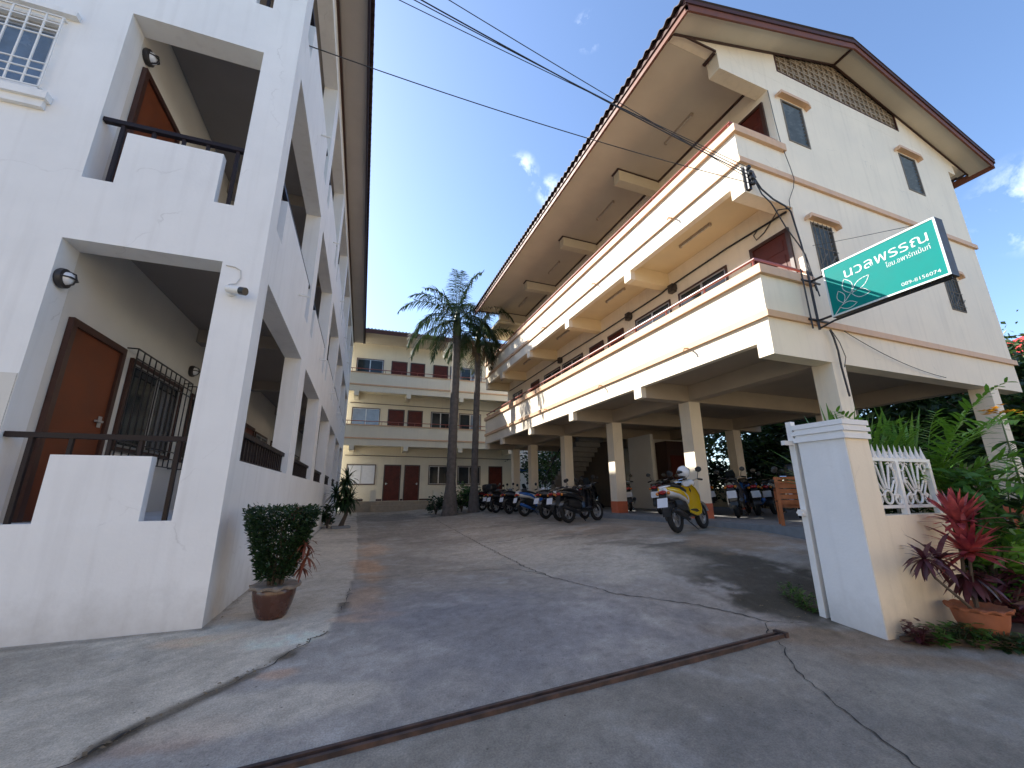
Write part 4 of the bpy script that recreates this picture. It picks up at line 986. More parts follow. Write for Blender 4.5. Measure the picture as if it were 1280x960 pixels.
b = MB(); b.box(4.27, 4.334, 2.995, 3.035, -.24, -.18); b.tube([(4.285, 2.98, -.21), (4.285, 3.05, -.21)], .012, 8); b.build('latch', M_whitem, sgt)

# ================================================================ SCOOTERS
def scooter(label, x, y, rz, z, c1, c2, steer=0, lean=0, plate=True, screen=False, seatm=None, box=False, basket=False):
    """local frame: x forwards, rear wheel contact at x=-.62, front at +.62"""
    t = thing('motor_scooter', label, 'motor scooter', (x, y, z), rz if abs(rz) > 1e-6 else 1e-6, group='scooters parked beside and under the raised block')
    t.rotation_euler = (lean, 0, rz)
    def wheel(cx, w_):
        m = MB(); m.torus((cx, 0, .275), .225, .052*w_, 28, 10); wh = m.build('wheel', M_rubber, t, smooth=True)
        m = MB(); m.torus((cx, 0, .275), .172, .012, 24, 6, sq=2.2); m.lathe([(.045, -.05), (.05, 0), (.045, .05)], (cx, 0, .275), 12, 'y')
        for k in range(5):
            a = 2*math.pi*k/5; m.obox((cx+.105*math.cos(a), 0, .275+.105*math.sin(a)), (.068*math.cos(a), 0, .068*math.sin(a)), (0, .014, 0), (-.014*math.sin(a), 0, .014*math.cos(a)))
        m.build('rim', M_alu, wh)
        if cx > 0: m = MB(); m.lathe([(.03, .055), (.095, .056), (.095, .06), (.03, .061)], (cx, 0, .275), 20, 'y'); m.build('brake_disc', M_steel, wh)
    wheel(-.62, 1.1); wheel(.62, 1.0)
    # rear body shell and side covers
    b = MB(); b.loft([(-.93, 0, .79, .055, .045), (-.86, 0, .77, .10, .085), (-.70, 0, .755, .135, .095), (-.45, 0, .735, .15, .095), (-.22, 0, .68, .15, .11), (-.06, 0, .62, .12, .12)], 16, 2.8)
    body = b.build('rear_body', c1, t, smooth=True)
    for s_ in (-1, 1):
        b = MB(); b.loft([(-.88, s_*.075, .81, .03, .03), (-.70, s_*.125, .79, .02, .05), (-.48, s_*.142, .76, .02, .055), (-.30, s_*.145, .70, .02, .05), (-.16, s_*.13, .62, .015, .03)], 10, 2.2); b.build('side_stripe', c2, body, smooth=True)
    b = MB(); b.loft([(-.95, 0, .835, .03, .012), (-.90, 0, .85, .08, .022), (-.80, 0, .865, .13, .02), (-.70, 0, .86, .10, .015)], 12, 2.4); b.build('grab_rail', c1, t, smooth=True)
    # seat
    b = MB(); b.loft([(-.80, 0, .855, .10, .02), (-.68, 0, .875, .135, .045), (-.45, 0, .86, .145, .05), (-.22, 0, .81, .13, .05), (-.06, 0, .775, .10, .045), (-.01, 0, .765, .06, .02)], 16, 2.6); b.build('seat', seatm or M_seat, t, smooth=True)
    # floorboard, under-body
    b = MB(); b.loft([(-.14, 0, .33, .13, .05), (.05, 0, .30, .16, .04), (.25, 0, .31, .16, .04), (.34, 0, .36, .14, .06)], 12, 3); b.build('floorboard', M_blackp, t, smooth=True)
    for s_ in (-1, 1):
        b = MB(); b.loft([(-.20, s_*.15, .37, .015, .03), (.05, s_*.165, .31, .015, .035), (.25, s_*.165, .33, .015, .04), (.36, s_*.15, .42, .015, .06)], 8, 2.2); b.build('side_skirt', c2, t, smooth=True)
    # leg shield
    b = MB()
    secs = [(.33, .34, .17), (.37, .50, .20), (.38, .66, .21), (.36, .80, .17), (.31, .90, .11)]
    vs = []; fs = []; n = 9
    for (xx, zz, ww) in secs:
        for k in range(n): u = -1+2*k/(n-1); vs.append((xx-.10*u*u, ww*u, zz))
    for (xx, zz, ww) in secs:
        for k in range(n): u = -1+2*k/(n-1); vs.append((xx-.10*u*u+.05*(1-u*u)+.018, ww*u*.97, zz+.01))
    m_ = len(secs)
    for i in range(m_-1):
        for k in range(n-1): a = i*n+k; fs += [(a, a+n, a+n+1, a+1), (a+m_*n, a+m_*n+1, a+m_*n+n+1, a+m_*n+n)]
        for k in (0, n-1): a = i*n+k; fs.append((a, a+n, a+n+m_*n, a+m_*n))
    for i in (0, m_-1):
        for k in range(n-1): a = i*n+k; fs.append((a, a+1, a+1+m_*n, a+m_*n))
    b.add(vs, fs); ls = b.build('leg_shield', c2, t, smooth=True)
    b = MB(); b.loft([(.405, 0, .62, .10, .15), (.45, 0, .61, .085, .13), (.48, 0, .57, .03, .06)], 12, 2.4); b.build('front_cowl', c1, t, smooth=True)
    # front end
    b = MB()
    for s_ in (-1, 1): b.tube([(.62, s_*.075, .275), (.47, s_*.06, .62)], .022, 8)
    b.tube([(.45, 0, .60), (.335, 0, .93)], .03, 8); b.build('fork', M_blackp, t)
    b = MB()
    vs = []; fs = []
    for i in range(9):
        a = math.radians(15+i*14)
        for k, q in enumerate((-.07, -.05, 0, .05, .07)): vs.append((.62+.30*math.cos(a)-(.0), q, .275+(.30-.02*(abs(q) > .06))*math.sin(a)))
    for i in range(8):
        for k in range(4): a = i*5+k; fs.append((a, a+5, a+6, a+1))
    b.add(vs, fs); b.build('front_fender', c1, t, smooth=True)
    b = MB(); b.loft([(.24, 0, .93, .07, .05), (.32, 0, .95, .14, .075), (.40, 0, .94, .12, .07), (.44, 0, .92, .06, .045)], 14, 2.4); hb = b.build('handlebar_cowl', c1 if not screen else M_blackp, t, smooth=True)
    b = MB(); b.ball((.425, 0, .925), .04, .08, .05, 14, 8); b.build('headlight', M_lclear, hb, smooth=True)
    b = MB(); b.tube([(.22, -.35, .97), (.28, -.24, 1.0), (.33, -.08, .98), (.33, .08, .98), (.28, .24, 1.0), (.22, .35, .97)], .013, 7); b.build('handlebar', M_chrome, t)
    for s_ in (-1, 1):
        b = MB(); b.tube([(.215, s_*.36, .968), (.265, s_*.26, .995)], .02, 8); b.build('grip', M_rubber, t)
        b = MB(); b.tube([(.275, s_*.24, 1.0), (.29, s_*.27, 1.10), (.27, s_*.30, 1.17)], .007, 6); b.lathe([(.0005, .008), (.055, .004), (.06, -.01), (.0005, -.018)], (.265, s_*.315, 1.19), 14, 'x', wob=lambda i, tt, r, h: (r*(1 if abs(math.cos(tt)) < .7 else 1.15), h)); b.build('mirror', M_blackp, t)
    # engine, swing arm, exhaust, springs, stand
    b = MB(); b.loft([(-.72, .11, .28, .045, .06), (-.50, .11, .30, .05, .075), (-.28, .06, .32, .08, .09), (-.15, 0, .33, .09, .09)], 10, 2.6); b.tube([(-.60, .14, .30), (-.50, .13, .68)], .028, 8); b.tube([(-.22, -.02, .25), (-.18, -.22, .02)], .012, 6); b.loft([(-.62, 0, .52, .10, .10), (-.40, 0, .50, .125, .14), (-.20, 0, .47, .12, .14), (-.08, 0, .42, .09, .10)], 10, 2.6); b.build('engine', M_blackp, t)
    b = MB(); b.tube([(-.25, -.13, .22), (-.42, -.155, .25), (-.50, -.165, .29), (-.85, -.17, .40), (-.90, -.17, .415)], [.022, .028, .055, .06, .04], 10); b.build('exhaust', M_blackp if c2 is not M_blue else M_blue, t, smooth=True)
    b = MB()
    vs = []; fs = []
    for i in range(8):
        a = math.radians(70+i*15)
        for k, q in enumerate((-.085, 0, .085)): vs.append((-.62+.315*math.cos(a), q, .275+.315*math.sin(a)))
    for i in range(7):
        for k in range(2): a = i*3+k; fs.append((a, a+3, a+4, a+1))
    b.add(vs, fs); b.obox((-.955, 0, .60), (-.008, 0, .003), (0, .07, 0), (.05, 0, .13)); b.build('rear_fender', M_blackp, t)
    b = MB(); b.ball((-.925, 0, .755), .03, .085, .04, 14, 8); b.build('tail_light', M_lred, t, smooth=True)
    for s_ in (-1, 1): b = MB(); b.ball((-.91, s_*.115, .735), .03, .035, .035, 10, 6); b.build('indicator', mat('amber_lens', (.6, .2, .02), .15, coat=.5), t, smooth=True)
    if plate:
        pl = MB(); pl.obox((-1.005, 0, .56), (-.003, 0, .001), (0, .105, 0), (.03, 0, .085)); pp = pl.build('number_plate', M_plate, t)
    if screen:
        b = MB(); b.loft([(.40, 0, .98, .10, .02), (.36, 0, 1.08, .12, .012), (.31, 0, 1.2, .09, .01)], 10, 2.4); b.build('windscreen', M_glass, t)
    if box:
        b = MB(); b.loft([(-.98, 0, 1.06, .15, .10), (-.94, 0, 1.07, .19, .15), (-.66, 0, 1.07, .20, .15), (-.62, 0, 1.06, .16, .12)], 12, 4); b.obox((-.8, 0, .90), (.12, 0, 0), (0, .1, 0), (0, 0, .02)); b.build('top_box', M_blackp, t, smooth=True)
    if basket:
        b = MB()
        for k in range(9): b.tube([(.50, -.14+.035*k, .72), (.56, -.16+.04*k, .93)], .004, 4); b.tube([(.74, -.12+.03*k, .74), (.78, -.16+.04*k, .93)], .004, 4); b.tube([(.50, -.14+.035*k, .72), (.74, -.12+.03*k, .74)], .004, 4)
        for zz in (.74, .83, .93):
            b.tube([(.51, -.15, zz), (.75, -.14, zz), (.75, .14, zz), (.51, .15, zz), (.51, -.15, zz)], .005, 4)
        b.build('basket', M_black, t)
    return t
P_yel = mat('yellow_scooter_paint', (.80, .50, .01), .2, var=.04, coat=.6)
P_wht = mat('white_scooter_paint', (.75, .76, .78), .2, var=.04, coat=.6)
M_blue = mat('blue_scooter_paint', (.03, .13, .42), .2, var=.08, coat=.6)
P_blk = mat('black_scooter_paint', (.012, .012, .014), .18, var=.1, coat=.6)
P_gry = mat('grey_scooter_paint', (.10, .10, .11), .25, var=.1, coat=.5)
P_red = mat('dark_red_scooter_paint', (.14, .012, .014), .2, var=.1, coat=.6)
P_slv = mat('silver_scooter_paint', (.42, .42, .40), .25, metal=.4, var=.08, coat=.5)
R = math.radians
def gzf(x, y): return float(ground_z(x, y))
def at_rear(x, y, hd, z=None):       # thing origin from the rear wheel contact
    cx, cy = x+.62*math.cos(hd), y+.62*math.sin(hd); return cx, cy, hd, (gzf(cx, cy) if z is None else z)
ys_ = scooter('yellow and white scooter with a helmet on its handlebar, in front of the orange-footed column', *at_rear(5.95, 6.64, R(23)), P_wht, P_yel, lean=R(-7))
scooter('black scooter with its tail towards the driveway, left of the nearest pair of dark bikes', *at_rear(5.55, 10.25, R(20)), P_blk, P_blk, lean=R(-6), plate=False, screen=True)
scooter('black scooter with white tail cover, second from the blue scooter', *at_rear(5.75, 11.15, R(24)), P_blk, P_wht, lean=R(-6), seatm=M_seat)
scooter('blue and white scooter parked broadside between two columns', *at_rear(6.0, 14.4, R(14)), P_wht, M_blue, lean=R(-6))
scooter('black scooter with pale stripes just beyond the blue scooter', *at_rear(6.15, 16.4, R(22)), P_blk, P_gry, lean=R(-6), screen=True)
scooter('dark grey scooter third from the far end of the row', *at_rear(5.95, 17.5, R(25)), P_gry, P_blk, lean=R(-6), box=True)
scooter('black scooter with top box near the far end of the row', *at_rear(6.1, 18.6, R(28)), P_blk, P_slv, lean=R(-6), box=True)
scooter('farthest dark scooter of the row, behind the second palm', *at_rear(6.1, 20.0, R(20)), P_blk, P_red, lean=R(-6))
scooter('dark red scooter under the raised block, right behind the orange-footed column by the partition', *at_rear(8.5, 10.1, R(40), -.62), P_blk, P_red, lean=R(-6), basket=True)
scooter('silver scooter under the raised block with its plate towards the street', *at_rear(9.2, 9.7, R(62), -.62), P_slv, P_blk, lean=R(-6))
scooter('black and silver scooter deepest under the raised block by the brown store room', *at_rear(10.2, 10.0, R(75), -.62), P_blk, P_slv, lean=R(-6))
scooter('dark scooter behind the yellow scooter, under the raised block', *at_rear(9.0, 7.9, R(38), -.62), P_blk, P_gry, lean=R(-6), screen=True)
scooter('black scooter with windscreen under the raised block, nearest the wooden bench', *at_rear(10.1, 7.1, R(35), -.62), P_blk, P_slv, lean=R(-6), screen=True, basket=True)
scooter('black scooter far inside the raised block in front of the partition wall', *at_rear(9.0, 12.2, R(60), -.62), P_blk, P_gry, lean=R(-6), basket=True)
scooter('dark scooter near the foot of the staircase under the raised block', *at_rear(8.4, 14.2, R(35), -.62), P_gry, P_blk, lean=R(-6))
scooter('dark scooter with silver stripe under the raised block, by the second-row column', *at_rear(11.2, 8.6, R(28), -.62), P_blk, P_slv, lean=R(-6))
scooter('black scooter with top box under the raised block, farthest right', *at_rear(9.2, 6.3, R(40), -.62), P_blk, P_gry, lean=R(-6), box=True)
scooter('black scooter between the covered dark pair and the blue scooter', *at_rear(5.95, 12.5, R(22)), P_blk, P_gry, lean=R(-6))
scooter('black scooter with blue cowl under the raised block, half hidden by the wooden bench', *at_rear(10.3, 8.4, R(50), -.62), P_blk, M_blue, lean=R(-6))
# helmet hung on the right mirror of the yellow scooter
hx, hy = 5.95+.62*math.cos(R(23)), 6.64+.62*math.sin(R(23)); M_ = Matrix.Rotation(R(23), 3, 'Z'); off = M_ @ Vector((.22, .14, 1.17)); hz = gzf(hx, hy)
hp = Vector((hx, hy, hz))+off
hm = thing('helmet', 'white open-face helmet with black panels, perched on the yellow scooter handlebar', 'helmet', (hp.x, hp.y, hp.z-.12))
b = MB(); b.ball(hp, .13, .13, .135, 20, 12); b.build('shell', P_wht, hm, smooth=True)
b = MB()
d_ = (M_ @ Vector((-.8, .5, -.05))).normalized()
b.ball(hp+d_*.035, .112, .112, .065, 18, 10); b.build('visor', P_blk, hm, smooth=True)
b = MB(); b.ball(hp+Vector((.075, -.02, .045)), .06, .075, .05, 12, 8); b.ball(hp+Vector((-.03, 0, -.095)), .085, .085, .035, 14, 6); b.build('lining', M_blackp, hm, smooth=True)

# wooden bench under the building
bn = thing('wooden_bench', 'orange varnished wooden bench with slatted back behind the gate', 'bench', (7.95, 5.55, -.62))
b = MB(); b.box(7.58, 8.42, 5.50, 5.95, -.20, -.16); b.build('seat', M_wood, bn)
b = MB(); 
for z in (-.24, -.14, -.04, .06, .13): b.box(7.60, 8.40, 5.475, 5.50, z, z+.085 if z < .1 else z+.07)
b.box(7.56, 8.44, 5.47, 5.505, .215, .27); b.build('backrest', M_wood, bn)
for (x, y, z1) in ((7.60, 5.475, .22), (8.40, 5.475, .22), (7.60, 5.93, .02), (8.40, 5.93, .02)):
    b = MB(); b.box(x-.03, x+.03, y-.03, y+.03, -.62, z1); b.build('leg', M_wood, bn)
b = MB(); b.box(7.64, 8.36, 5.52, 5.545, -.30, -.205); b.box(7.64, 8.36, 5.90, 5.925, -.30, -.205); b.build('apron', M_wood, bn)
b = MB(); b.box(7.57, 7.64, 5.5, 5.96, .02, .055); b.box(8.36, 8.43, 5.5, 5.96, .02, .055); b.build('armrest', M_wood, bn)

bn.rotation_euler = (0, 0, R(-48))     # its back faces the gateway

# ================================================================ PLANTS
def rnd(a, b): return a+(b-a)*rng.random()
def leaf_cloud(mb, c, rad, n, size, shape='ell', flat=.5, clumps=0, droop=.2, lw=.5):
    c = Vector(c); cl = None
    if clumps: cl = [(Vector((rng.gauss(0, 1), rng.gauss(0, 1), rng.gauss(0, 1))).normalized()*rnd(.45, 1.0), rnd(.25, .5)) for _ in range(clumps)]
    for _ in range(n):
        if cl:
            q, r_ = rng.choice(cl); p = q+Vector((rng.gauss(0, 1), rng.gauss(0, 1), rng.gauss(0, 1)))*r_*.5
        else:
            p = Vector((rng.gauss(0, 1), rng.gauss(0, 1), rng.gauss(0, 1))).normalized()*rng.random()**.4
        p = Vector((c.x+p.x*rad[0], c.y+p.y*rad[1], c.z+p.z*rad[2]))
        a = rnd(0, 6.283); e = rnd(-.7, .9); d = Vector((math.cos(a)*math.cos(e), math.sin(a)*math.cos(e), math.sin(e)-droop)).normalized()
        s_ = d.cross(Vector((rng.gauss(0, 1), rng.gauss(0, 1), 1.2))).normalized(); L = size*rnd(.6, 1.3); w_ = L*lw
        m_ = p+d*L*.5; up = s_.cross(d)*w_*.18
        mb.add([p, m_+s_*w_*.5+up, p+d*L, m_-s_*w_*.5+up], [(0, 1, 2), (0, 2, 3)])
def tree(label, x, y, z, h, r, n, size, m=None, trunk_r=.13, ch=.62):
    t = thing('tree', label, 'tree', (x, y, z), group='trees behind the blocks')
    b = MB(); top = z+h*ch
    b.tube([(x, y, z-.2), (x+.05, y, z+h*.25), (x-.05, y+.05, top), (x, y, z+h*.85)], [trunk_r*1.3, trunk_r, trunk_r*.7, trunk_r*.25], 8)
    for k in range(7):
        a = k*.9+rnd(0, .4); b.tube([(x, y, z+h*(.35+.05*k)), (x+r*.45*math.cos(a), y+r*.45*math.sin(a), z+h*(.5+.05*k)), (x+r*.85*math.cos(a), y+r*.85*math.sin(a), z+h*(.58+.05*k))], [trunk_r*.5, trunk_r*.3, .015], 5)
    b.build('trunk', M_bark, t)
    c = MB(); leaf_cloud(c, (x, y, z+h*.60), (r, r, h*.42), int(n*1.7), size*1.05, clumps=34); c.build('crown', m or M_treeleaf, t)
for (lab, x, y, h, r, n) in (('bushy tree behind the raised block, seen between the last two columns', 17.6, 10.2, 5.2, 2.3, 2600), ('sunlit tree behind the parked bikes to the right', 18.2, 7.6, 4.6, 2.2, 2600),
        ('dense dark tree behind the store room', 18.0, 13.5, 5.4, 2.6, 2600), ('leafy tree beyond the staircase end of the raised block', 17.0, 18.0, 5.6, 2.6, 2400), ('tall tree rising beside the right edge of the gable', 30.5, 9.6, 8.6, 2.6, 3200), ('lower tree under the red roof at the right edge', 26.5, 6.8, 6.4, 2.4, 2600),
        ('shady tree behind the columns at the right corner', 17.4, 5.0, 3.6, 1.7, 1800), ('small tree seen past the far columns', 12.5, 25.0, 4.6, 2.2, 1600), ('broad dark tree filling the gap behind the second-row column', 18.6, 11.8, 5.0, 2.4, 2600), ('dark tree behind the bench end of the garden wall', 18.0, 6.2, 4.6, 2.0, 2400)):
    tree(lab, x, y, gzf(x, y)-.06, h, r, n, .30)
bk = MB(); bk.box(16.6, 16.76, 3.2, 27, -1.2, .15)
single(bk, 'boundary_wall', M_creamd, 'plain garden wall behind the raised block, in front of the trees', 'wall', (16.3, 12, -.8))
# houses to the right and beyond
hb = thing('house', 'house with a brown tiled hip roof behind the plants at the right', 'house', (24, 8, -.8))
b = MB(); b.box(20.5, 29, 5.0, 11, -1.2, 2.3); b.build('wall', M_creamd, hb)
b = MB(); b.add([(19.6, 4.1, 2.2), (30, 4.1, 2.2), (30, 11.8, 2.2), (19.6, 11.8, 2.2), (23.2, 7.9, 4.3), (26.5, 7.9, 4.3)], [(0, 1, 5, 4), (1, 2, 5), (2, 3, 4, 5), (3, 0, 4), (0, 3, 2, 1)]); b.build('roof', M_rooft, hb)
b = MB()
for k in range(24):
    f = k/24; b.obox(((19.6*(1-f)+23.2*f+30*(1-f)+26.5*f)/2, 4.1+3.8*f-.02, 2.2+2.1*f+.02), ((30-19.6)*(1-f)/2+(26.5-23.2)*f/2, 0, 0), (0, .05, .02), (0, -.006, .015))
    b.obox((19.6+3.6*f, (4.1+11.8)/2, 2.2+2.1*f+.02), (.05, 0, .03), (0, 3.85*(1-f)+.02, 0), (-.008, 0, .015))
b.build('roof_tiles', M_rooft, hb)
b = MB(); b.box(21.5, 22.9, 4.95, 4.99, 0, 1.6); b.build('window', M_glass, hb)
hr = thing('house', 'white house with a bright red roof at the right edge', 'house', (35, 7, -.8))
b = MB(); b.box(33.4, 41, 3.5, 12, -1.2, 6.9); b.build('wall', M_white, hr)
b = MB(); b.add([(32.4, 2.6, 6.9), (42, 2.6, 6.9), (42, 13, 6.9), (32.4, 13, 6.9), (37, 7.8, 9.6)], [(0, 1, 4), (1, 2, 4), (2, 3, 4), (3, 0, 4), (0, 3, 2, 1)]); b.build('roof', M_redroof, hr)
b = MB(); b.box(33.35, 33.39, 5, 6.4, 4.2, 5.8); b.build('window', M_glass, hr)
nb_ = thing('neighbour_house', 'white and blue trimmed house glimpsed between the far columns', 'house', (13, 28, -.8))
b = MB(); b.box(10.2, 18, 28, 34, -1.2, 3.4); b.build('wall', M_white, nb_)
b = MB(); b.box(9.8, 18.4, 27.6, 34.4, 3.4, 3.7); b.build('roof', M_rooft, nb_)
b = MB(); b.box(10.19, 18, 27.96, 27.99, 1.5, 1.7); b.build('trim', M_blue, nb_)
# sunlit house added across the street, unseen behind the camera, to bounce warm light
ac = thing('bounce_house', 'unseen row house added across the street to bounce warm light', 'house', (4, -11, -1.6))
b = MB(); b.box(-14, 26, -14, -11, -1.9, 6.5); b.build('wall', mat('ochre_bounce_wall', (.55, .44, .31), .8), ac)
b = MB(); b.box(-14.4, 26.4, -14.4, -10.4, 6.5, 6.75); b.build('roof', M_rooft, ac)
for k in range(8): b = MB(); b.box(-12+k*4.8, -10.2+k*4.8, -10.99, -10.95, 3.0, 4.6); b.build('window', M_glass, ac)

# ---------------------------------------------------------------- palms beside the driveway
def frond(mb, base, az, el, L, droop, nl=60, ll=.74, lw=.040, hang=1.05, rr=.022):
    p = Vector(base); d = Vector((math.cos(az)*math.cos(el), math.sin(az)*math.cos(el), math.sin(el))); pts = [p.copy()]; ds = [d.copy()]; n = 14
    for i in range(n):
        d = (d+Vector((0, 0, -droop/n*(.4+1.4*i/n)))).normalized(); p = p+d*(L/n); pts.append(p.copy()); ds.append(d.copy())
    mb.cur = 0; mb.tube(pts, [rr*(1-.85*i/n) for i in range(n+1)], 5)
    for k in range(nl):
        t = .16+.84*k/(nl-1); f = t*n; i = min(n-1, int(f)); q = pts[i].lerp(pts[i+1], f-i); dd = ds[i]
        side = dd.cross(Vector((0, 0, 1))); side = side.normalized() if side.length > .05 else Vector((math.cos(az+1.57), math.sin(az+1.57), 0)); up = side.cross(dd)
        l_ = ll*(.45+.55*math.sin(math.pi*min(1, .15+.95*t)))*rnd(.8, 1.15)*(1.0 if t < .9 else .7)
        for s_ in (-1, 1):
            v = (side*s_*rnd(.7, 1.0)+dd*rnd(.35, .65)+up*rnd(-.25, .55)).normalized()
            mb.blade(q, v, l_, lw*rnd(.8, 1.2), droop=hang*rnd(.7, 1.3), segs=3)
def palm(label, x, y, htr, r0, nf, L, seed, dead=2, ex=()):
    rng.seed(seed); z = gzf(x, y)
    t = thing('palm_tree', label, 'palm tree', (x, y, z), group='palms beside the driveway')
    b = MB(); pts = []; rs = []; n = 60
    for i in range(n+1):
        f = i/n; pts.append((x+.10*math.sin(f*2.2)*f, y, z-.1+(htr+.1)*f)); rs.append(r0*(1.32-.55*min(1, f*6) if f < .17 else .77-.14*f)*(1+.035*math.sin(i*2.1)))
    b.tube(pts, rs, 14); b.build('trunk', M_trunk, t, smooth=True)
    tx, ty, tz = pts[-1][0], y, z+htr
    b = MB(); b.tube([(tx, ty, tz-.05), (tx, ty, tz+.35), (tx, ty, tz+.9), (tx+.02, ty, tz+1.5)], [r0*.72, r0*.80, r0*.55, r0*.22], 12); b.build('crownshaft', M_shaft, t, smooth=True)
    for k in range(nf):
        f = k/(nf-1); az = k*2.399+rnd(-.25, .25); el = 1.35-1.75*f**1.1+rnd(-.1, .1)
        m = MB(); frond(m, (tx+.06*math.cos(az), ty+.06*math.sin(az), tz+1.05-.45*f), az, el, L*rnd(.85, 1.1)*(1 if f < .8 else .85), 1.35+.75*f+rnd(-.2, .3))
        m.build('frond', M_palm if rng.random() > .25 else M_leafd, t)
    for (az, el, LL, dr_) in ex:
        m = MB(); frond(m, (tx+.06*math.cos(az), ty+.06*math.sin(az), tz+.9), az, el, LL, dr_); m.build('frond', M_palm, t)
    for k in range(dead):
        az = rnd(0, 6.28); m = MB(); frond(m, (tx+.12*math.cos(az), ty+.12*math.sin(az), tz+.45), az, -.6, L*.6, 1.6, nl=30, hang=1.2); m.build('dry_frond', M_dryleaf, t)
palm('taller palm with a thick grey trunk beside the driveway', 4.26, 19.0, 8.6, .30, 13, 3.1, 5, ex=((math.pi, .75, 3.3, 1.9), (-.1, .85, 3.0, 1.8), (1.6, 1.38, 3.5, .6), (2.8, .35, 3.2, 2.5), (3.5, .30, 3.0, 2.5), (-.5, .2, 2.8, 2.5), (4.4, .1, 2.8, 2.3), (5.3, .2, 2.8, 2.4)))
palm('slimmer palm right behind the taller one, against the cream balconies', 5.48, 19.4, 7.9, .23, 12, 2.4, 9, dead=3, ex=((4.0, .2, 2.3, 2.4), (5.0, .2, 2.3, 2.4), (2.6, .3, 2.3, 2.3)))

# ---------------------------------------------------------------- shrubs
def shrub(label, x, y, h, r, n, size, m, name='shrub', group=None, lw=.45):
    z = gzf(x, y); t = thing(name, label, 'shrub', (x, y, z), group=group)
    b = MB()
    for k in range(6):
        a = k*1.05; b.tube([(x, y, z-.03), (x+r*.25*math.cos(a), y+r*.25*math.sin(a), z+h*.4), (x+r*.6*math.cos(a), y+r*.6*math.sin(a), z+h*.75)], [.02, .014, .006], 5)
    b.build('stem', M_bark, t)
    b = MB(); leaf_cloud(b, (x, y, z+h*.58), (r, r, h*.45), n, size, clumps=12, lw=lw); b.build('foliage', m, t)
def rosette(mb, c, n, L, w_, el0, el1, droop, segs=4):
    for k in range(n):
        a = k*2.399+rnd(-.2, .2); e = el0+(el1-el0)*k/max(1, n-1)+rnd(-.1, .1)
        mb.blade(c, (math.cos(a)*math.cos(e), math.sin(a)*math.cos(e), math.sin(e)), L*rnd(.8, 1.15), w_*rnd(.85, 1.15), droop=droop*rnd(.6, 1.4), segs=segs)
for i, (x, y, h, r_) in enumerate(((15.6, 6.0, 2.2, .9), (15.7, 8.3, 2.5, 1.0), (15.6, 10.4, 2.3, 1.0), (15.8, 12.6, 2.6, 1.0), (15.7, 15.2, 2.4, 1.0))):
    rng.seed(80+i); shrub('dark bush growing along the garden wall behind the parked bikes, ' + ['closest to the street', 'second from the street', 'third from the street', 'fourth from the street', 'deepest of the row'][i], x, y, h, r_*1.25, 1800, .24, M_leafd, group='bushes along the garden wall')
for i, (x, y, h, r, m, lab) in enumerate(((4.75, 20.3, 1.0, .55, M_leafd, 'dark shrub at the foot of the taller palm'), (3.9, 20.4, .8, .45, M_leafd, 'low dark shrub left of the taller palm trunk'), (5.2, 20.6, 1.3, .55, M_leafm, 'taller green shrub between the two palm trunks'), (5.6, 20.4, .9, .5, M_leafd, 'dark leafy shrub at the foot of the slimmer palm'), (6.0, 21.6, 1.2, .5, M_leafd, 'shrub behind the slimmer palm by the far terrace'))):
    rng.seed(40+i); shrub(lab, x, y, h, r, 420, .16, m, group='shrubs at the foot of the palms')
# leaning spiky plant against the white block
rng.seed(3)
x, y = -.20, 15.4; z = gzf(x, y)
t = thing('dracaena', 'leaning spiky dracaena with a crooked trunk beside the white block', 'plant', (x, y, z))
b = MB(); b.tube([(x-.02, y, z-.02), (x+.05, y, z+.2), (x+.13, y, z+.42), (x+.10, y, z+.8), (x+.02, y, z+1.25)], [.09, .07, .06, .05, .03], 8); b.build('trunk', M_bark, t)
b = MB()
for q in ((.12, .75), (.05, 1.0), (-.15, .85), (.22, .95), (.02, 1.35), (.08, 1.6), (-.25, 1.1)): rosette(b, (x+q[0], y+rnd(-.1, .1), z+q[1]), 40, .52, .06, 1.35, -.7, 1.0)
b.build('foliage', M_leafd, t)
b = MB(); b.obox((x, y-.05, z+.035), (.28, .03, 0), (-.03, .26, 0), (0, 0, .035)); b.build('base_stone', M_kerb, t)
rng.seed(4); shrub('dark low shrub tucked against the white wall behind the dracaena', -.62, 15.6, .75, .28, 500, .13, M_leafd)
# clipped shrub in a glazed pot at the corner of the white block
rng.seed(11)
x, y = -.575, 4.66; z = gzf(x, y)
t = thing('potted_shrub', 'clipped dark green shrub in a brown glazed pot at the corner of the white block', 'potted plant', (x, y, z))
b = MB(); b.lathe([(.105, 0), (.125, .02), (.155, .10), (.178, .19), (.182, .235), (.168, .262), (.15, .262), (.15, .20)], (x, y, z), 28); p_ = b.build('pot', M_glaze, t, smooth=True)
b = MB(); b.lathe([(.176, .245), (.205, .255), (.21, .275), (.19, .285), (.15, .275)], (x, y, z), 40, wob=lambda i, tt, r, h: (r+(.012*math.sin(9*tt) if i in (1, 2) else 0), h-(.012*math.cos(9*tt) if i in (1, 2) else 0))); b.build('rim', M_rim, p_, smooth=True)
b = MB(); b.ball((x, y, z+.232), .148, .148, .012, 14, 6); b.build('soil', M_soil, p_)
b = MB()
for k in range(11):
    a = k*2.4; q = rnd(.03, .07); b.tube([(x+q*math.cos(a), y+q*math.sin(a), z+.22), (x+q*1.4*math.cos(a+.2), y+q*1.4*math.sin(a+.2), z+.45), (x+q*3*math.cos(a), y+q*3*math.sin(a), z+.8)], [.012, .009, .005], 5)
b.build('stem', M_bark, t)
b = MB()
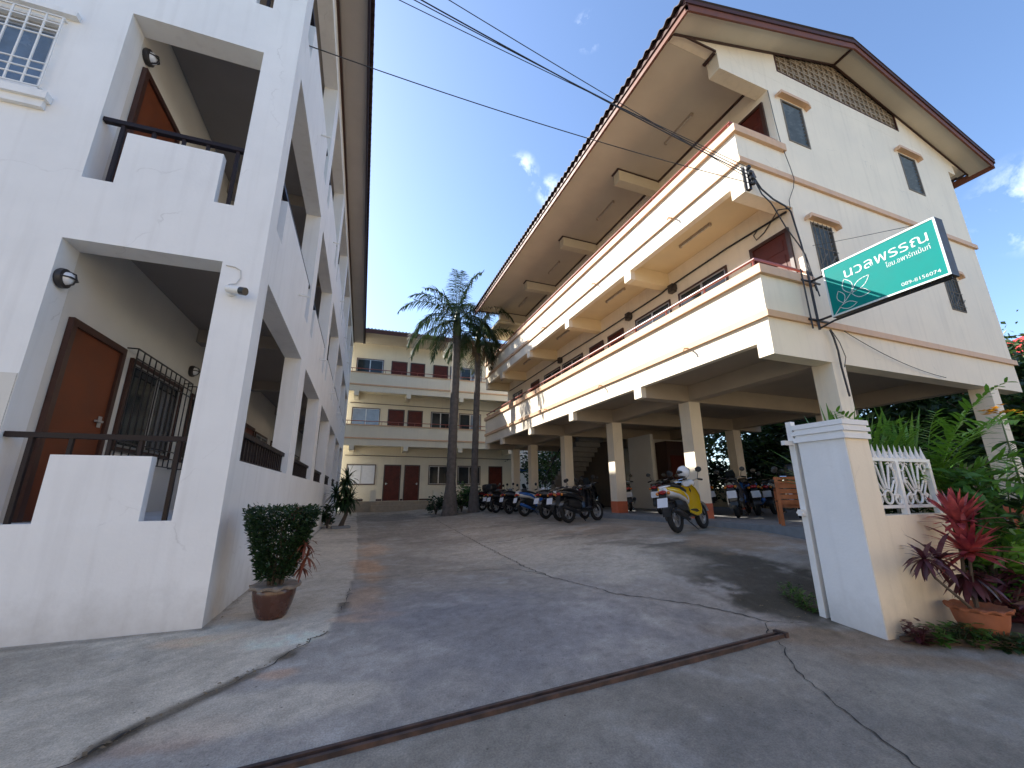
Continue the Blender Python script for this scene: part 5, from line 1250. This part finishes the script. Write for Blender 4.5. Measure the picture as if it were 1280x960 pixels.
for _ in range(9000):
    v = rng.random()**.75; zz = .33+.63*v; rr = (.13+.19*v)*(1 if v < .93 else .95); a = rnd(0, 6.283); q = rr*math.sqrt(rnd(.25, 1.0)) if v < .95 else rr*math.sqrt(rng.random())
    p = Vector((x-.01+q*math.cos(a)*1.05, y+q*math.sin(a), z+zz+rng.gauss(0, .012))); d = Vector((math.cos(a)+rng.gauss(0, .6), math.sin(a)+rng.gauss(0, .6), rng.gauss(.25, .6))).normalized()
    s_ = d.cross(Vector((rng.gauss(0, .6), rng.gauss(0, .6), 1))).normalized(); L = rnd(.028, .055); w_ = L*.42
    b.add([p, p+d*L*.5+s_*w_*.5, p+d*L, p+d*L*.5-s_*w_*.5], [(0, 1, 2), (0, 2, 3)])
b.build('foliage', M_leafd, t)
b = MB()
for q in ((.24, .0, .50, .18), (.22, -.08, .62, .17), (.10, -.05, .93, .15), (.21, .03, .40, .15)): rosette(b, (x+q[0], y+q[1], z+q[2]), 18, q[3], .022, 1.2, -.6, 1.4)
b.build('red_leaves', M_rust_leaf, t)
# ---------------------------------------------------------------- right-hand garden
rng.seed(21)
x, y = 5.20, 2.24; z = gzf(x, y)+.03
t = thing('potted_cordyline', 'red leaved cordyline in a wide terracotta bowl with a wavy rim', 'potted plant', (x, y, z))
b = MB(); b.lathe([(.12, 0), (.135, .015), (.165, .10), (.185, .20), (.17, .20), (.15, .12)], (x, y, z), 30); p_ = b.build('pot', M_terra, t, smooth=True)
b = MB(); b.lathe([(.182, .195), (.205, .205), (.21, .225), (.19, .228), (.16, .215)], (x, y, z), 44, wob=lambda i, tt, r, h: (r+(.011*math.sin(11*tt) if i in (1, 2) else 0), h+(.01*math.cos(11*tt) if i in (1, 2) else 0))); b.build('rim', M_terra, p_, smooth=True)
b = MB(); b.ball((x, y, z+.175), .16, .16, .012, 14, 6); b.build('soil', M_soil, p_)
b = MB(); b.tube([(x, y, z+.15), (x-.03, y+.02, z+.5), (x+.14, y+.03, z+.95)], [.016, .014, .01], 6); b.tube([(x-.02, y, z+.15), (x-.02, y-.02, z+.45), (x+.04, y-.03, z+.72)], [.014, .012, .01], 6)
b.tube([(x-.02, y, z+.15), (x-.28, y-.03, z+.30), (x-.62, y-.05, z+.50), (x-.72, y-.06, z+.62)], [.014, .012, .010, .008], 6); b.build('stem', M_bark, t)
b = MB(); rosette(b, (x+.14, y+.03, z+.90), 54, .33, .055, 1.5, .0, .5, 5); rosette(b, (x+.04, y-.03, z+.66), 54, .34, .055, 1.5, -.2, .55, 5); b.build('red_leaves', M_red, t)
b = MB(); rosette(b, (x-.73, y-.06, z+.66), 26, .20, .034, 1.2, -.9, 1.0, 4); rosette(b, (x-.30, y+.05, z+.62), 22, .28, .05, 1.2, -.5, .9, 4); b.build('dark_leaves', M_maroon, t)
b = MB(); rosette(b, (x+.03, y+.02, z+.48), 34, .28, .05, .6, -.9, .9, 4); b.build('lower_leaves', M_maroon, t)
# sword-leaved plant behind the fence
rng.seed(22)
x, y = 6.0, 3.35; z = gzf(x, y)
t = thing('sword_leaf_plant', 'tall plant with stiff dark green sword leaves behind the ornamental fence', 'plant', (x, y, -.95))
b = MB()
for q in ((0, 0), (.35, .2), (-.28, .0), (.7, -.1)):
    b.tube([(x+q[0], y+q[1], -1.0), (x+q[0], y+q[1], -.15)], .05, 7)
b.build('stem', M_bark, t)
b = MB()
for q in ((0, 0), (.35, .2), (-.28, .0), (.7, -.1)): rosette(b, (x+q[0], y+q[1], -.15), 34, 1.12, .075, 1.5, .3, .3, 5)
b.build('foliage', mat('sword_leaf', (.09, .21, .03), .4, var=.4, scale=5, trans=.3), t)
def areca(label, x, y, zb, h, nf, L, seed, m, ll=.34, lw=.028):
    rng.seed(seed); t = thing('areca_palm', label, 'palm', (x, y, zb), group='feathery garden palms behind the fence')
    b = MB()
    for k in range(4): a = k*1.6; b.tube([(x+.1*math.cos(a), y+.1*math.sin(a), zb-.05), (x+.14*math.cos(a), y+.14*math.sin(a), zb+h*.55)], [.03, .02], 6)
    b.build('stem', M_shaft, t)
    for k in range(nf):
        az = k*2.399+rnd(-.2, .2); f = k/max(1, nf-1); el = 1.35-.95*f
        mb_ = MB(); frond(mb_, (x+.1*math.cos(az), y+.1*math.sin(az), zb+h*.5), az, el, L*rnd(.85, 1.15), 1.2, nl=30, ll=ll, lw=lw, hang=.45, rr=.011); mb_.build('frond', m, t)
areca('feathery palm with arching bright fronds behind the fence', 6.55, 3.05, -.95, 1.75, 18, 1.35, 31, M_leafl, ll=.40, lw=.036)
areca('second feathery palm farther right of the fence', 7.9, 2.9, -.95, 1.2, 12, 1.2, 32, M_leafm)
areca('low feathery palm at the right edge of the garden', 7.3, 2.1, -1.0, .75, 10, .9, 33, M_leafm)
rng.seed(34)
x, y = 8.15, 2.75; t = thing('yellow_flower_plant', 'tall stalk topped by a cluster of orange-yellow flowers', 'flower', (x, y, -.95))
b = MB(); b.tube([(x-.1, y, -1.0), (x-.02, y, 0), (x, y, .95)], [.02, .014, .008], 6); b.build('stem', M_shaft, t)
b = MB()
for _ in range(26):
    c = Vector((x+rng.gauss(0, .085), y+rng.gauss(0, .07), 1.02+rng.gauss(0, .045)))
    for k in range(5): a = k*1.257; b.blade(c, (math.cos(a), math.sin(a), .5), .06, .035, .3, 2)
b.build('flower', M_yellow, t)
b = MB()
for k in range(8): rosette(b, (x-.02, y, -.5+.16*k), 4, .26, .09, .5, .2, .8, 3)
b.build('foliage', M_leafm, t)
rng.seed(35)
for i, (x, y, h, r, n, sz, m, lab, lw_) in enumerate(((6.15, 2.5, 1.35, .30, 700, .15, M_leafm, 'mid green bush spilling over the end of the ornamental fence', .4), (6.35, 2.25, .85, .34, 420, .17, M_leafl, 'bright green broad-leaved shrub at the right edge', .5), (7.0, 2.5, 1.1, .5, 520, .16, M_leafd, 'dark purple-green shrub under the yellow flowers', .5), (6.1, 3.0, 1.15, .45, 520, .16, M_leafd, 'dark shrub between the fence and the feathery palm', .45), (5.95, 2.35, .45, .3, 260, .14, M_maroon, 'low dark maroon plant right of the terracotta bowl', .4))):
    rng.seed(50+i); shrub(lab, x, y, h, r, n, sz, m, lw=lw_)
gc = [(4.52, 2.36), (4.66, 2.30), (4.80, 2.24), (4.93, 2.18), (5.06, 2.08), (5.20, 1.98), (5.36, 1.92)]
rng.seed(36)
for i, (x, y) in enumerate(gc):
    z = gzf(x, y); b = MB()
    for _ in range(70):
        p = Vector((x+clampf(rng.gauss(0, .06), -.1, .1), y+clampf(rng.gauss(0, .045), -.08, .08), z+rnd(.0, .16 if i < 4 else .10))); a = rnd(0, 6.28); b.blade(p, (math.cos(a), math.sin(a), rnd(-.1, .7)), rnd(.05, .10), rnd(.025, .05), .5, 2)
    for k in range(9): b.tube([(x, y, z-.01), (x+rng.gauss(0, .05), y+rng.gauss(0, .04), z+.12)], .004, 4)
    single(b, 'ground_cover', M_maroon if i == 0 else (M_leafm if i % 2 else M_leafd), ('low maroon leaved clump at the foot of the gate pillar' if i == 0 else 'low green clump along the foot of the cream wall, number %d from the pillar' % i) if i == 0 else ['', 'low bright clump next to the maroon clump at the cream wall', 'dark low clump in the middle of the foot of the cream wall', 'bright low clump left of the terracotta bowl', 'dark low clump just in front of the terracotta bowl', 'sparse clump below the front of the terracotta bowl', 'last small clump right of the terracotta bowl'][i], 'plant', (x, y, z), group='low clumps at the foot of the cream wall')
for i, (x, y, lab) in enumerate(((4.37, 3.16, 'small weed at the foot of the sliding gate post'), (4.43, 3.30, 'weed tuft growing behind the sliding gate post'), (4.52, 3.46, 'bushier weed tuft at the edge of the mossy concrete'))):
    z = gzf(x, y); b = MB(); rng.seed(60+i)
    for _ in range(60):
        p = Vector((x+rng.gauss(0, .04), y+rng.gauss(0, .06), z+rnd(0, .16))); a = rnd(0, 6.28); b.blade(p, (math.cos(a), math.sin(a), rnd(0, 1)), rnd(.04, .09), .022, .5, 2)
    for k in range(4): b.tube([(x, y, z-.01), (x+rng.gauss(0, .04), y+rng.gauss(0, .05), z+.15)], .003, 4)
    single(b, 'weed', M_leafm, lab, 'weed', (x, y, z), group='weeds by the gate post')
# weathered posts in the garden
b = MB(); b.obox((6.85, 2.75, -.35), (.10, 0, .0), (0, .03, 0), (-.02, 0, .62)); b.obox((7.06, 2.78, -.4), (.03, 0, 0), (0, .03, 0), (.02, 0, .60))
single(b, 'garden_post', M_oldwood, 'weathered grey board and stake standing among the garden palms', 'post', (6.9, 2.75, -.97))

# dry leaves and grit swept into the corners
rng.seed(90); b = MB()
for _ in range(150):
    k = rng.random()
    if k < .4: i = rng.randrange(2, 8); t_ = rng.random(); x = BORDER[i][0]*(1-t_)+BORDER[i+1][0]*t_+rng.gauss(0, .03); y = BORDER[i][1]*(1-t_)+BORDER[i+1][1]*t_+rng.gauss(0, .03)
    elif k < .7: x = -1.0+rng.gauss(0, .03)+.0235*4; y = rnd(4.7, 9); x = -1.17+.0235*y+abs(rng.gauss(.03, .05))
    else: x, y = rnd(3.9, 4.3), rnd(2.6, 4.2)
    z = gzf(x, y)+.012; a = rnd(0, 6.28); L = rnd(.008, .035); d = Vector((math.cos(a), math.sin(a), rnd(-.1, .3))).normalized(); s_ = d.cross(Vector((0, 0, 1))).normalized()*L*.35; p = Vector((x, y, z))
    b.add([p, p+d*L*.5+s_+Vector((0, 0, .004)), p+d*L, p+d*L*.5-s_], [(0, 1, 2), (0, 2, 3)])
lt = single(b, 'leaf_litter', M_dryleaf, None, None, (0, 4, -1.08), kind='stuff')
